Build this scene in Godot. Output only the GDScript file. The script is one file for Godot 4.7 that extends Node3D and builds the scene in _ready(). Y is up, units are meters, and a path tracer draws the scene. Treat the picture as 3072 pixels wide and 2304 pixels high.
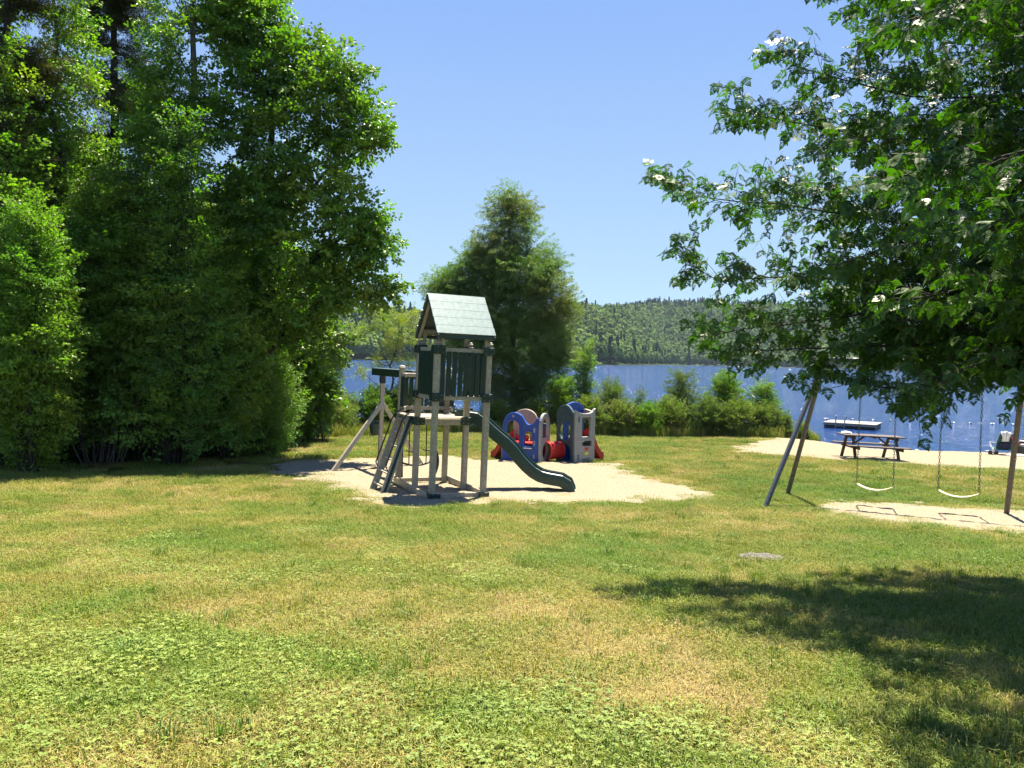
extends Node3D
# Lakeside playground lawn: lawn and sand, wooded bank, lake and far hill, play tower, toddler climber, swing set, beach things.

const LAKE := -1.68
const WHITE := Color(1, 1, 1)

var rng := RandomNumberGenerator.new()
var broad := FastNoiseLite.new()
var fine := FastNoiseLite.new()
var M := {}
var used := {}
var play_sand := PackedVector2Array([Vector2(-6.07, -19.5), Vector2(-5.61, -20.58), Vector2(-4.32, -21.38), Vector2(-1.9, -22.6), Vector2(-0.55, -22.0), Vector2(2.9, -21.5), Vector2(3.2, -18.72), Vector2(3.5, -17.2), Vector2(4.2, -15.6), Vector2(4.0, -14.9), Vector2(2.65, -14.9), Vector2(1.18, -14.2), Vector2(-0.33, -13.85), Vector2(-1.57, -13.3), Vector2(-2.43, -13.72), Vector2(-3.77, -15.54), Vector2(-4.7, -17.26)])
var swing_sand := PackedVector2Array([Vector2(5.67, -15.0), Vector2(6.54, -15.82), Vector2(7.85, -15.46), Vector2(8.88, -15.02), Vector2(11.0, -14.2), Vector2(11.2, -11.0), Vector2(9.0, -10.9), Vector2(7.67, -11.65), Vector2(7.11, -12.01), Vector2(6.43, -12.63), Vector2(5.67, -13.8)])
var beach_sand := PackedVector2Array([Vector2(7.7, -26.4), Vector2(8.0, -27.7), Vector2(9.5, -30.2), Vector2(11.0, -32.4), Vector2(12.4, -34.5), Vector2(16, -34), Vector2(30, -34), Vector2(34, -30), Vector2(30, -19), Vector2(20, -19.8), Vector2(14.25, -21.9), Vector2(13.25, -22.6), Vector2(12.1, -23.2), Vector2(10.4, -24.3), Vector2(8.8, -25.1)])
var dry_spots := [[1.0, -4.7, 0.9, 0.55], [0.6, -5.5, 0.9, 0.45], [-0.4, -6.6, 0.8, 0.3], [-1.7, -6.7, 1.0, 0.3], [1.4, -3.9, 0.7, 0.4], [2.0, -4.2, 0.8, 0.3], [1.4, -11.9, 1.3, 0.4], [3.0, -12.6, 1.3, 0.5], [-5.8, -12.2, 2.0, 0.25], [9.1, -25.9, 1.6, 0.7], [10.0, -21.3, 2.4, 0.45], [14.0, -21.0, 2.0, 0.35], [-1.0, -5.9, 0.7, 0.3], [3.9, -12.3, 1.0, 0.4], [0.3, -14.0, 1.0, 0.3]]
var lush_spots := [[5.5, -10.3, 1.8, 0.5], [8.1, -17.2, 2.2, 0.5], [-1.4, -11.4, 1.4, 0.4], [0.8, -9.0, 1.2, 0.4], [2.4, -7.2, 1.0, 0.3], [-2.1, -4.1, 0.9, 0.5], [-1.8, -4.5, 0.8, 0.4], [-0.2, -3.7, 0.5, 0.45], [0.3, -3.5, 0.5, 0.4], [4.3, -9.0, 1.2, 0.5], [6.5, -17.0, 1.8, 0.4], [3.5, -6.0, 1.2, 0.3]]
var clover_spots := [[-2.2, -4.1, 0.7, 1.0], [-1.6, -4.6, 0.6, 0.8], [-0.2, -3.7, 0.45, 1.0], [0.3, -3.6, 0.45, 1.0], [-1.0, -4.2, 0.5, 0.6], [-2.0, -3.4, 0.7, 1.0], [0.8, -3.4, 0.4, 0.7], [-1.0, -3.3, 0.5, 0.7], [-3.0, -5.0, 0.8, 0.7], [-0.4, -7.6, 0.6, 0.5], [-2.6, -7.6, 0.8, 0.6], [-4.0, -8.0, 1.0, 0.5], [1.6, -3.6, 0.3, 0.5]]


class MB:
	var v := PackedVector3Array()
	var n := PackedVector3Array()
	var c := PackedColorArray()

	func tri(p: Vector3, q: Vector3, r: Vector3, col := Color(1, 1, 1)) -> void:
		var m := (r - p).cross(q - p).normalized()
		v.append(p); v.append(q); v.append(r)
		n.append(m); n.append(m); n.append(m)
		c.append(col); c.append(col); c.append(col)

	func tri_n(p: Vector3, q: Vector3, r: Vector3, a: Vector3, b: Vector3, d: Vector3, col := Color(1, 1, 1)) -> void:
		if (r - p).cross(q - p).dot(a + b + d) < 0.0:
			v.append(p); v.append(r); v.append(q)
			n.append(a); n.append(d); n.append(b)
		else:
			v.append(p); v.append(q); v.append(r)
			n.append(a); n.append(b); n.append(d)
		c.append(col); c.append(col); c.append(col)

	func quad(p: Vector3, q: Vector3, r: Vector3, s: Vector3, col := Color(1, 1, 1)) -> void:
		tri(p, q, r, col)
		tri(p, r, s, col)

	func tri_out(p: Vector3, q: Vector3, r: Vector3, ctr: Vector3, col := Color(1, 1, 1)) -> void:
		if (r - p).cross(q - p).dot((p + q + r) / 3.0 - ctr) < 0.0:
			tri(p, r, q, col)
		else:
			tri(p, q, r, col)

	func quad_out(p: Vector3, q: Vector3, r: Vector3, s: Vector3, ctr: Vector3, col := Color(1, 1, 1)) -> void:
		tri_out(p, q, r, ctr, col)
		tri_out(p, r, s, ctr, col)

	func box(xf: Transform3D, s: Vector3, b := 0.004, col := Color(1, 1, 1)) -> void:
		var h := s * 0.5
		b = minf(b, minf(h.x, minf(h.y, h.z)) * 0.9)
		var ctr := xf.origin
		var P := {}
		for sx in [-1, 1]:
			for sy in [-1, 1]:
				for sz in [-1, 1]:
					P[[sx, sy, sz, 0]] = xf * Vector3(sx * h.x, sy * (h.y - b), sz * (h.z - b))
					P[[sx, sy, sz, 1]] = xf * Vector3(sx * (h.x - b), sy * h.y, sz * (h.z - b))
					P[[sx, sy, sz, 2]] = xf * Vector3(sx * (h.x - b), sy * (h.y - b), sz * h.z)
					tri_out(P[[sx, sy, sz, 0]], P[[sx, sy, sz, 1]], P[[sx, sy, sz, 2]], ctr, col)
		for a in [-1, 1]:
			quad_out(P[[a, -1, -1, 0]], P[[a, 1, -1, 0]], P[[a, 1, 1, 0]], P[[a, -1, 1, 0]], ctr, col)
			quad_out(P[[-1, a, -1, 1]], P[[1, a, -1, 1]], P[[1, a, 1, 1]], P[[-1, a, 1, 1]], ctr, col)
			quad_out(P[[-1, -1, a, 2]], P[[1, -1, a, 2]], P[[1, 1, a, 2]], P[[-1, 1, a, 2]], ctr, col)
			for d in [-1, 1]:
				quad_out(P[[-1, a, d, 1]], P[[1, a, d, 1]], P[[1, a, d, 2]], P[[-1, a, d, 2]], ctr, col)
				quad_out(P[[a, -1, d, 0]], P[[a, 1, d, 0]], P[[a, 1, d, 2]], P[[a, -1, d, 2]], ctr, col)
				quad_out(P[[a, d, -1, 0]], P[[a, d, 1, 0]], P[[a, d, 1, 1]], P[[a, d, -1, 1]], ctr, col)

	# a beam of section w (sideways) by h (upwards) from a to b
	func beam(a: Vector3, b: Vector3, w: float, h: float, bev := 0.006, up := Vector3.UP, col := Color(1, 1, 1)) -> void:
		var z := (b - a).normalized()
		if absf(z.dot(up)) > 0.98:
			up = Vector3(0, 0, 1) if absf(z.z) < 0.9 else Vector3(1, 0, 0)
		var x := up.cross(z).normalized()
		var y := z.cross(x)
		box(Transform3D(Basis(x, y, z), (a + b) * 0.5), Vector3(w, h, a.distance_to(b)), bev, col)

	func tube(pts: Array, rad: Array, sides := 6, col := Color(1, 1, 1), cap := true) -> void:
		var u := Vector3.ZERO
		var rings := []
		var norms := []
		for i in pts.size():
			var t: Vector3 = (pts[mini(i + 1, pts.size() - 1)] - pts[maxi(i - 1, 0)]).normalized()
			if u == Vector3.ZERO:
				u = t.cross(Vector3(0.31, 0.17, 0.93)).normalized()
			u = (u - t * u.dot(t)).normalized()
			var w := t.cross(u)
			var ring := []
			var nn := []
			for k in sides:
				var a := TAU * k / sides
				var d := u * cos(a) + w * sin(a)
				nn.append(d)
				ring.append(pts[i] + d * rad[i])
			rings.append(ring)
			norms.append(nn)
		for i in pts.size() - 1:
			for k in sides:
				var j := (k + 1) % sides
				tri_n(rings[i][k], rings[i][j], rings[i + 1][j], norms[i][k], norms[i][j], norms[i + 1][j], col)
				tri_n(rings[i][k], rings[i + 1][j], rings[i + 1][k], norms[i][k], norms[i + 1][j], norms[i + 1][k], col)
		if cap:
			for e in [0, pts.size() - 1]:
				var inner: Vector3 = pts[1] if e == 0 else pts[pts.size() - 2]
				for k in sides:
					tri_out(pts[e], rings[e][k], rings[e][(k + 1) % sides], inner, col)

	# closed sections joined one after another, with flat faces
	func loft(rings: Array, closed_path := false, caps := true, col := Color(1, 1, 1)) -> void:
		var m: int = rings.size()
		for i in (m if closed_path else m - 1):
			var r0: Array = rings[i]
			var r1: Array = rings[(i + 1) % m]
			for k in r0.size():
				var j := (k + 1) % r0.size()
				quad(r0[k], r0[j], r1[j], r1[k], col)
		if caps and not closed_path:
			for e in [0, m - 1]:
				var r: Array = rings[e]
				for k in range(1, r.size() - 1):
					tri(r[0], r[k], r[k + 1], col)

	# a sheet of the given outline (x, y) and thickness (z, centred), with at most one hole
	func panel(outer: PackedVector2Array, hole: PackedVector2Array, xf: Transform3D, thick: float, col := Color(1, 1, 1)) -> void:
		var bev := minf(0.012, thick * 0.3)
		if hole.is_empty():
			var ctr := Vector2.ZERO
			for p in outer:
				ctr += p / outer.size()
			var inset := PackedVector2Array()
			for p in outer:
				inset.append(p + (ctr - p).normalized() * bev)
			var idx := Geometry2D.triangulate_polygon(inset)
			for s in [-1.0, 1.0]:
				for i in range(0, idx.size(), 3):
					var q := []
					for k in 3:
						q.append(xf * Vector3(inset[idx[i + k]].x, inset[idx[i + k]].y, s * thick * 0.5))
					tri_out(q[0], q[1], q[2], xf * Vector3(ctr.x, ctr.y, -s), col)
			wall_rings(outer, inset, xf, thick, bev, xf * Vector3(ctr.x, ctr.y, 0), false, col)
			return
		var c := Vector2.ZERO
		for p in hole:
			c += p / hole.size()
		var angs := []
		for p in outer:
			angs.append((p - c).angle())
		for p in hole:
			angs.append((p - c).angle())
		angs.sort()
		var o2 := PackedVector2Array()
		var h2 := PackedVector2Array()
		var last := -99.0
		for a in angs:
			if a - last < 0.004:
				continue
			last = a
			o2.append(hit(outer, c, a, true))
			h2.append(hit(hole, c, a, false))
		var oi := PackedVector2Array()
		var hi := PackedVector2Array()
		for i in o2.size():
			oi.append(o2[i] + (c - o2[i]).normalized() * bev)
			hi.append(h2[i] + (h2[i] - c).normalized() * bev)
		for s in [-1.0, 1.0]:
			for i in o2.size():
				var j := (i + 1) % o2.size()
				var z: float = s * thick * 0.5
				var mid := xf * Vector3((o2[i].x + h2[i].x) * 0.5, (o2[i].y + h2[i].y) * 0.5, -s)
				quad_out(xf * Vector3(oi[i].x, oi[i].y, z), xf * Vector3(oi[j].x, oi[j].y, z), xf * Vector3(hi[j].x, hi[j].y, z), xf * Vector3(hi[i].x, hi[i].y, z), mid, col)
		wall_rings(o2, oi, xf, thick, bev, xf * Vector3(c.x, c.y, 0), false, col)
		wall_rings(h2, hi, xf, thick, bev, xf * Vector3(c.x, c.y, 0), true, col)

	func wall_rings(o: PackedVector2Array, i_: PackedVector2Array, xf: Transform3D, thick: float, bev: float, ctr: Vector3, inward: bool, col: Color) -> void:
		var zs := [[i_, -thick * 0.5], [o, -thick * 0.5 + bev], [o, thick * 0.5 - bev], [i_, thick * 0.5]]
		for r in 3:
			for k in o.size():
				var j := (k + 1) % o.size()
				var a: Vector2 = zs[r][0][k]
				var b: Vector2 = zs[r][0][j]
				var d: Vector2 = zs[r + 1][0][j]
				var e: Vector2 = zs[r + 1][0][k]
				var A := xf * Vector3(a.x, a.y, zs[r][1])
				var B := xf * Vector3(b.x, b.y, zs[r][1])
				var D := xf * Vector3(d.x, d.y, zs[r + 1][1])
				var E := xf * Vector3(e.x, e.y, zs[r + 1][1])
				var cc := ctr if not inward else A * 2.0 - ctr
				quad_out(A, B, D, E, cc, col)

	func hit(poly: PackedVector2Array, c: Vector2, a: float, farthest: bool) -> Vector2:
		var d := Vector2(cos(a), sin(a))
		var best := -1.0
		for i in poly.size():
			var r: Variant = Geometry2D.segment_intersects_segment(c, c + d * 50.0, poly[i], poly[(i + 1) % poly.size()])
			if r != null:
				var t := c.distance_to(r)
				if best < 0.0 or (t > best if farthest else t < best):
					best = t
		if best < 0.0:
			best = 0.1
		return c + d * best

	func mesh() -> ArrayMesh:
		var a := []
		a.resize(Mesh.ARRAY_MAX)
		a[Mesh.ARRAY_VERTEX] = v
		a[Mesh.ARRAY_NORMAL] = n
		a[Mesh.ARRAY_COLOR] = c
		var m := ArrayMesh.new()
		m.add_surface_from_arrays(Mesh.PRIMITIVE_TRIANGLES, a)
		return m


func lin(r: float, g: float, b: float, a := 1.0) -> Color:
	var k := Color(r, g, b).linear_to_srgb()
	k.a = a
	return k


func noise_tex(seed_: int, freq: float, lo: Color, hi: Color, size := 512, oct := 4, kind := FastNoiseLite.TYPE_SIMPLEX_SMOOTH) -> NoiseTexture2D:
	var f := FastNoiseLite.new()
	f.seed = seed_
	f.noise_type = kind
	f.frequency = freq
	f.fractal_octaves = oct
	var t := NoiseTexture2D.new()
	t.width = size
	t.height = size
	t.seamless = true
	t.noise = f
	var g := Gradient.new()
	g.set_color(0, lo)
	g.set_color(1, hi)
	t.color_ramp = g
	return t


func bump_tex(seed_: int, freq: float, strength: float, size := 512, oct := 4) -> NoiseTexture2D:
	var f := FastNoiseLite.new()
	f.seed = seed_
	f.frequency = freq
	f.fractal_octaves = oct
	var t := NoiseTexture2D.new()
	t.width = size
	t.height = size
	t.seamless = true
	t.as_normal_map = true
	t.bump_strength = strength
	t.noise = f
	return t


func mat(called: String, col: Color, rough := 0.8, spec := 0.5) -> StandardMaterial3D:
	var m := StandardMaterial3D.new()
	m.resource_name = called
	m.albedo_color = col
	m.roughness = rough
	m.metallic_specular = spec
	M[called] = m
	return m


# worn surface: colour noise of the material's own grain, laid on by world position
func worn(m: StandardMaterial3D, seed_: int, scale: Vector3, lo := 0.8, bump := 0.0) -> void:
	m.albedo_texture = noise_tex(seed_, 0.02, Color(lo, lo, lo), Color(1, 1, 1), 256, 5)
	m.uv1_triplanar = true
	m.uv1_scale = scale
	if bump > 0.0:
		m.normal_enabled = true
		m.normal_texture = bump_tex(seed_ + 7, 0.03, bump, 256)


func leafy(called: String, rough: float, spec: float, back: Color) -> StandardMaterial3D:
	var m := mat(called, WHITE, rough, spec)
	m.vertex_color_use_as_albedo = true
	m.backlight_enabled = true
	m.backlight = back
	m.cull_mode = BaseMaterial3D.CULL_DISABLED
	return m


func materials() -> void:
	worn(mat("vinyl", lin(0.43, 0.38, 0.275), 0.45), 3, Vector3(2.2, 2.2, 2.2), 0.75)
	worn(mat("green_plastic", lin(0.010, 0.036, 0.026), 0.38), 4, Vector3(3, 3, 3), 0.75)
	worn(mat("slide_plastic", lin(0.012, 0.050, 0.038), 0.42), 5, Vector3(3, 3, 3), 0.75)
	worn(mat("roof_plastic", lin(0.25, 0.335, 0.295), 0.32, 0.7), 6, Vector3(2, 2, 2), 0.8, 0.6)
	worn(mat("roof_edge", lin(0.03, 0.06, 0.05), 0.45), 6, Vector3(2, 2, 2), 0.8)
	mat("black_rubber", lin(0.012, 0.012, 0.013), 0.5)
	mat("bolt", lin(0.35, 0.35, 0.34), 0.35).metallic = 0.8
	worn(mat("blue_plastic", lin(0.003, 0.056, 0.31), 0.42), 8, Vector3(3, 3, 3), 0.82)
	worn(mat("grey_plastic", lin(0.33, 0.32, 0.30), 0.42), 9, Vector3(4, 4, 4), 0.78)
	worn(mat("teal_plastic", lin(0.030, 0.075, 0.085), 0.40), 10, Vector3(4, 4, 4), 0.78)
	worn(mat("tan_plastic", lin(0.40, 0.33, 0.24), 0.45), 11, Vector3(4, 4, 4), 0.8)
	worn(mat("red_plastic", lin(0.52, 0.025, 0.02), 0.35), 12, Vector3(4, 4, 4), 0.8)
	mat("decal_red", lin(0.5, 0.03, 0.02), 0.4)
	mat("decal_yellow", lin(0.65, 0.5, 0.08), 0.4)
	worn(mat("steel_pipe", lin(0.10, 0.12, 0.14), 0.45), 13, Vector3(6, 2, 6), 0.55)
	worn(mat("rusty_pipe", lin(0.20, 0.16, 0.12), 0.6), 14, Vector3(6, 2, 6), 0.5)
	mat("chain", lin(0.10, 0.10, 0.09), 0.5).metallic = 0.6
	mat("swing_belt", lin(0.5, 0.48, 0.25), 0.5)
	worn(mat("table_wood", lin(0.13, 0.095, 0.075), 0.75), 15, Vector3(4, 12, 12), 0.5, 2.0)
	worn(mat("post_wood", lin(0.07, 0.055, 0.045), 0.85), 16, Vector3(8, 2, 8), 0.5)
	worn(mat("raft_deck", lin(0.30, 0.28, 0.24), 0.7), 17, Vector3(2, 2, 2), 0.7)
	mat("raft_float", lin(0.012, 0.014, 0.013), 0.6)
	mat("white_cloth", lin(0.6, 0.6, 0.57), 0.9)
	mat("teal_cloth", lin(0.01, 0.09, 0.08), 0.85)
	mat("navy_cloth", lin(0.012, 0.014, 0.05), 0.85)
	mat("pale_metal", lin(0.30, 0.30, 0.29), 0.5).metallic = 0.7
	mat("grey_bin", lin(0.05, 0.05, 0.052), 0.55)
	mat("buoy_white", lin(0.75, 0.75, 0.73), 0.4)
	mat("buoy_dark", lin(0.02, 0.02, 0.03), 0.5)
	worn(mat("rock", lin(0.19, 0.175, 0.17), 0.9), 18, Vector3(3, 3, 3), 0.45, 8.0)
	worn(mat("bark", lin(0.085, 0.070, 0.058), 0.92), 19, Vector3(3, 1, 3), 0.4, 8.0)
	worn(mat("pale_bark", lin(0.20, 0.17, 0.14), 0.9), 20, Vector3(3, 1, 3), 0.4, 6.0)
	leafy("leaf", 0.42, 0.45, Color(0.80, 0.95, 0.35))
	leafy("soft_leaf", 0.5, 0.4, Color(0.80, 0.95, 0.40))
	leafy("maple_leaf", 0.45, 0.38, Color(0.75, 0.95, 0.25))
	leafy("blade", 0.55, 0.35, Color(0.75, 0.8, 0.35))
	var far := mat("far_leaf", WHITE, 0.85, 0.1)
	far.vertex_color_use_as_albedo = true
	far.backlight_enabled = true
	far.backlight = Color(0.4, 0.5, 0.2)
	var tw := mat("twig", WHITE, 0.9)
	tw.vertex_color_use_as_albedo = true

	var g := mat("ground", WHITE, 0.95, 0.2)
	g.vertex_color_use_as_albedo = true
	g.albedo_texture = noise_tex(31, 0.035, Color(0.55, 0.55, 0.5), Color(1, 1, 1), 1024, 5)
	g.uv1_triplanar = true
	g.uv1_world_triplanar = true
	g.uv1_scale = Vector3(0.9, 0.9, 0.9)
	var s := mat("sand", lin(0.375, 0.338, 0.248), 0.95, 0.25)
	s.albedo_texture = noise_tex(33, 0.03, Color(0.62, 0.58, 0.52), Color(1, 1, 1), 1024, 6)
	s.uv1_triplanar = true
	s.uv1_world_triplanar = true
	s.uv1_scale = Vector3(0.7, 0.7, 0.7)
	s.normal_enabled = true
	s.normal_texture = bump_tex(34, 0.03, 16.0, 1024)
	var w := mat("lake_water", lin(0.006, 0.030, 0.12), 0.10, 0.5)
	w.normal_enabled = true
	w.normal_texture = bump_tex(35, 0.014, 16.0, 1024, 4)
	w.normal_scale = 1.0
	w.uv1_triplanar = true
	w.uv1_world_triplanar = true
	w.uv1_scale = Vector3(0.03, 0.1, 0.2)
	mat("hill_floor", lin(0.05, 0.08, 0.03), 0.95, 0.2)


# ---- placing and naming ----
func numbered(called: String) -> String:
	used[called] = used.get(called, -1) + 1
	return called if used[called] == 0 else "%s_%03d" % [called, used[called]]


func thing(called: String, label: String, category: String, at: Transform3D, group := "") -> Node3D:
	var o := Node3D.new()
	o.name = numbered(called)
	add_child(o)
	o.transform = at
	tag(o, label, category, group)
	return o


func tag(o: Node, label: String, category: String, group := "") -> void:
	o.set_meta("label", label)
	if category != "":
		o.set_meta("category", category)
	if group != "":
		o.set_meta("group", group)


func part(called: String, mb: MB, m: Material, parent: Node, label := "") -> MeshInstance3D:
	var o := MeshInstance3D.new()
	o.name = called
	o.mesh = mb.mesh()
	o.material_override = m
	parent.add_child(o, true)
	if label != "":
		o.set_meta("label", label)
	return o


func piece(called: String, mesh: Mesh, m: Material, parent: Node, xf: Transform3D) -> MeshInstance3D:
	var o := MeshInstance3D.new()
	o.name = called
	o.mesh = mesh
	o.material_override = m
	o.transform = xf
	parent.add_child(o, true)
	return o


func setting(called: String, mb: MB, m: Material, label: String, kind := "structure") -> MeshInstance3D:
	var o := MeshInstance3D.new()
	o.name = numbered(called)
	o.mesh = mb.mesh()
	o.material_override = m
	o.set_meta("kind", kind)
	o.set_meta("label", label)
	add_child(o)
	return o


func copies(called: String, mesh: Mesh, m: Material, xfs: Array, cols: Array, parent: Node) -> MultiMeshInstance3D:
	var mm := MultiMesh.new()
	mm.transform_format = MultiMesh.TRANSFORM_3D
	mm.use_colors = true
	mm.mesh = mesh
	mm.instance_count = xfs.size()
	for i in xfs.size():
		mm.set_instance_transform(i, xfs[i])
		mm.set_instance_color(i, cols[i])
	var o := MultiMeshInstance3D.new()
	o.name = called
	o.multimesh = mm
	o.set_meta("kind", "stuff")
	o.material_override = m
	parent.add_child(o, true)
	return o


func bx(xf: Transform3D, s: Vector3, bev := 0.004) -> MB:
	var b := MB.new()
	b.box(xf, s, bev)
	return b


func at(x: float, y: float, z: float, yaw := 0.0) -> Transform3D:
	return Transform3D(Basis(Vector3.UP, yaw), Vector3(x, y, z))


func rnd(a: float, b: float) -> float:
	return rng.randf_range(a, b)


func rdir() -> Vector3:
	return Vector3(rng.randfn(), rng.randfn(), rng.randfn()).normalized()


# ---- the lie of the land ----
func step(a: float, b: float, x: float) -> float:
	var t := clampf((x - a) / (b - a), 0.0, 1.0)
	return t * t * (3.0 - 2.0 * t)


const PD := [-14.0, 0.0, 3.0, 6.0, 10.0, 15.0, 22.0, 27.0, 31.3, 35.0, 45.0, 80.0]
const PH := [0.2, 0.0, -0.1, -0.38, -0.74, -1.05, -1.22, -1.44, -1.68, -2.1, -3.0, -5.0]


func profile(d: float) -> float:
	if d <= PD[0]:
		return PH[0]
	for i in PD.size() - 1:
		if d < PD[i + 1]:
			return lerpf(PH[i], PH[i + 1], (d - PD[i]) / (PD[i + 1] - PD[i]))
	return PH[PH.size() - 1]


func land(x: float, z: float) -> float:
	var d := -z
	var ds := 31.2 + 5.8 * (1.0 - step(10.5, 14.5, x))
	if d > 22.0:
		d = 22.0 + (d - 22.0) * 9.3 / (ds - 22.0)
	var h: float = (profile(d - 1.5) + 2.0 * profile(d) + profile(d + 1.5)) / 4.0
	h += 0.12 * exp(-(pow(x - 11.0, 2.0) + pow(z + 31.5, 2.0)) / 10.0)
	return h + 0.02 * broad.get_noise_2d(x * 6.0, z * 6.0)


func on(x: float, z: float, yaw := 0.0) -> Transform3D:
	return at(x, land(x, z), z, yaw)


func edge(poly: PackedVector2Array, p: Vector2) -> float:
	var best := 1e9
	for i in poly.size():
		best = minf(best, p.distance_to(Geometry2D.get_closest_point_to_segment(p, poly[i], poly[(i + 1) % poly.size()])))
	return -best if Geometry2D.is_point_in_polygon(p, poly) else best


# metres to the nearest sand: negative inside, ragged along its edge
func sand_edge(x: float, z: float) -> float:
	var p := Vector2(x, z)
	var e := 9.0
	if x > -8.0 and x < 6.5 and z > -24.0 and z < -12.0:
		e = minf(e, edge(play_sand, p))
	if x > 4.0 and x < 13.0 and z > -18.0 and z < -9.5:
		e = minf(e, edge(swing_sand, p))
	if x > 6.0 and z < -17.0:
		e = minf(e, edge(beach_sand, p))
	return e + ragged(x, z)


func ragged(x: float, z: float) -> float:
	return 0.5 * fine.get_noise_2d(x * 5.0, z * 5.0) + 0.45 * fine.get_noise_2d(x * 22.0 + 50.0, z * 22.0)


func spots(list: Array, x: float, z: float) -> float:
	var s := 0.0
	for b in list:
		var d2: float = (pow(x - b[0], 2.0) + pow(z - b[1], 2.0)) / (b[2] * b[2])
		if d2 < 6.0:
			s += b[3] * exp(-d2)
	return s


func dryness(x: float, z: float) -> float:
	return clampf(0.42 + 0.30 * broad.get_noise_2d(x * 9.0, z * 9.0) + 0.40 * fine.get_noise_2d(x * 9.0, z * 9.0) + 0.5 * fine.get_noise_2d(x * 34.0, z * 34.0 + 70.0) + 0.3 * fine.get_noise_2d(x * 90.0, z * 90.0) + 0.28 * spots(dry_spots, x, z) - 0.5 * spots(lush_spots, x, z), 0.0, 1.0)


func lawn_color(dry: float) -> Color:
	return Color(0.130, 0.215, 0.028).lerp(Color(0.270, 0.265, 0.055), clampf(dry * 1.6, 0, 1)).lerp(Color(0.40, 0.31, 0.13), clampf(dry * 1.9 - 0.9, 0, 1))


# ---- camera, sky, sun ----
func view() -> void:
	var cam := Camera3D.new()
	cam.name = "camera"
	cam.fov = 52.0
	cam.near = 0.05
	cam.far = 6000.0
	cam.transform = Transform3D(Basis(Vector3.RIGHT, deg_to_rad(-1.835)) * Basis(Vector3.BACK, deg_to_rad(1.3)), Vector3(0, 1.6, 0))
	add_child(cam)
	cam.current = true
	var env := Environment.new()
	env.tonemap_mode = Environment.TONE_MAPPER_LINEAR
	env.tonemap_exposure = 3.85
	env.background_mode = Environment.BG_SKY
	var sm := ProceduralSkyMaterial.new()
	sm.sky_top_color = lin(0.045, 0.090, 0.245)
	sm.sky_horizon_color = lin(0.158, 0.230, 0.268)
	sm.sky_curve = 0.25
	sm.ground_bottom_color = lin(0.05, 0.06, 0.04)
	sm.ground_horizon_color = lin(0.085, 0.105, 0.12)
	sm.sun_angle_max = 25.0
	sm.sun_curve = 0.1
	sm.use_debanding = true
	env.sky = Sky.new()
	env.sky.sky_material = sm
	env.fog_enabled = true
	env.fog_density = 0.00006
	env.fog_light_color = Color(0.80, 0.89, 1.0)
	env.sdfgi_enabled = true
	env.ssao_enabled = true
	env.ssil_enabled = true
	var we := WorldEnvironment.new()
	we.name = "environment"
	we.environment = env
	add_child(we)
	var sun := DirectionalLight3D.new()
	sun.name = "sun"
	sun.light_color = Color(1.0, 0.955, 0.88)
	sun.light_energy = 1.6
	sun.light_angular_distance = 0.53
	sun.shadow_enabled = true
	add_child(sun)
	# high, ahead of the camera and to its right: shadows fall towards the camera and to the left
	sun.look_at_from_position(Vector3(0.13, 0.93, -0.335) * 100.0, Vector3.ZERO)


func ground() -> void:
	var xs := []
	var x := -90.0
	while x <= 90.0:
		xs.append(x)
		x += 0.3 if absf(x) < 15.0 else (0.8 if absf(x) < 30.0 else 4.0)
	var zs := []
	var z := 14.0
	while z >= -70.0:
		zs.append(z)
		z -= 0.3 if z < 0.0 and z > -34.0 else 2.0
	var h := []
	var col := []
	for j in zs.size():
		for i in xs.size():
			h.append(Vector3(xs[i], land(xs[i], zs[j]), zs[j]))
			var dry := dryness(xs[i], zs[j])
			var k := lawn_color(dry) * 0.5  # lawn colour darkened: shade between the grass blades is painted in
			var soil: float = clampf(fine.get_noise_2d(xs[i] * 30.0, zs[j] * 30.0) * 1.5 + 0.1, 0.0, 0.8)
			col.append(k.lerp(Color(0.12, 0.085, 0.055), soil * (0.35 + 0.5 * dry)))
	var a := []
	a.resize(Mesh.ARRAY_MAX)
	var idx := PackedInt32Array()
	var w := xs.size()
	for j in zs.size() - 1:
		for i in w - 1:
			var p := j * w + i
			idx.append_array([p, p + w, p + 1, p + 1, p + w, p + w + 1])
	var nor := PackedVector3Array()
	for p in h:
		var e := 0.3
		nor.append(Vector3(land(p.x - e, p.z) - land(p.x + e, p.z), 2.0 * e, land(p.x, p.z - e) - land(p.x, p.z + e)).normalized())
	a[Mesh.ARRAY_VERTEX] = PackedVector3Array(h)
	a[Mesh.ARRAY_NORMAL] = nor
	a[Mesh.ARRAY_COLOR] = PackedColorArray(col)
	a[Mesh.ARRAY_INDEX] = idx
	var am := ArrayMesh.new()
	am.add_surface_from_arrays(Mesh.PRIMITIVE_TRIANGLES, a)
	var o := MeshInstance3D.new()
	o.name = numbered("lawn_ground")
	o.mesh = am
	o.material_override = M.ground
	o.set_meta("kind", "structure")
	o.set_meta("label", "patchy green and straw coloured lawn sloping down to the lake")
	add_child(o)


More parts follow.
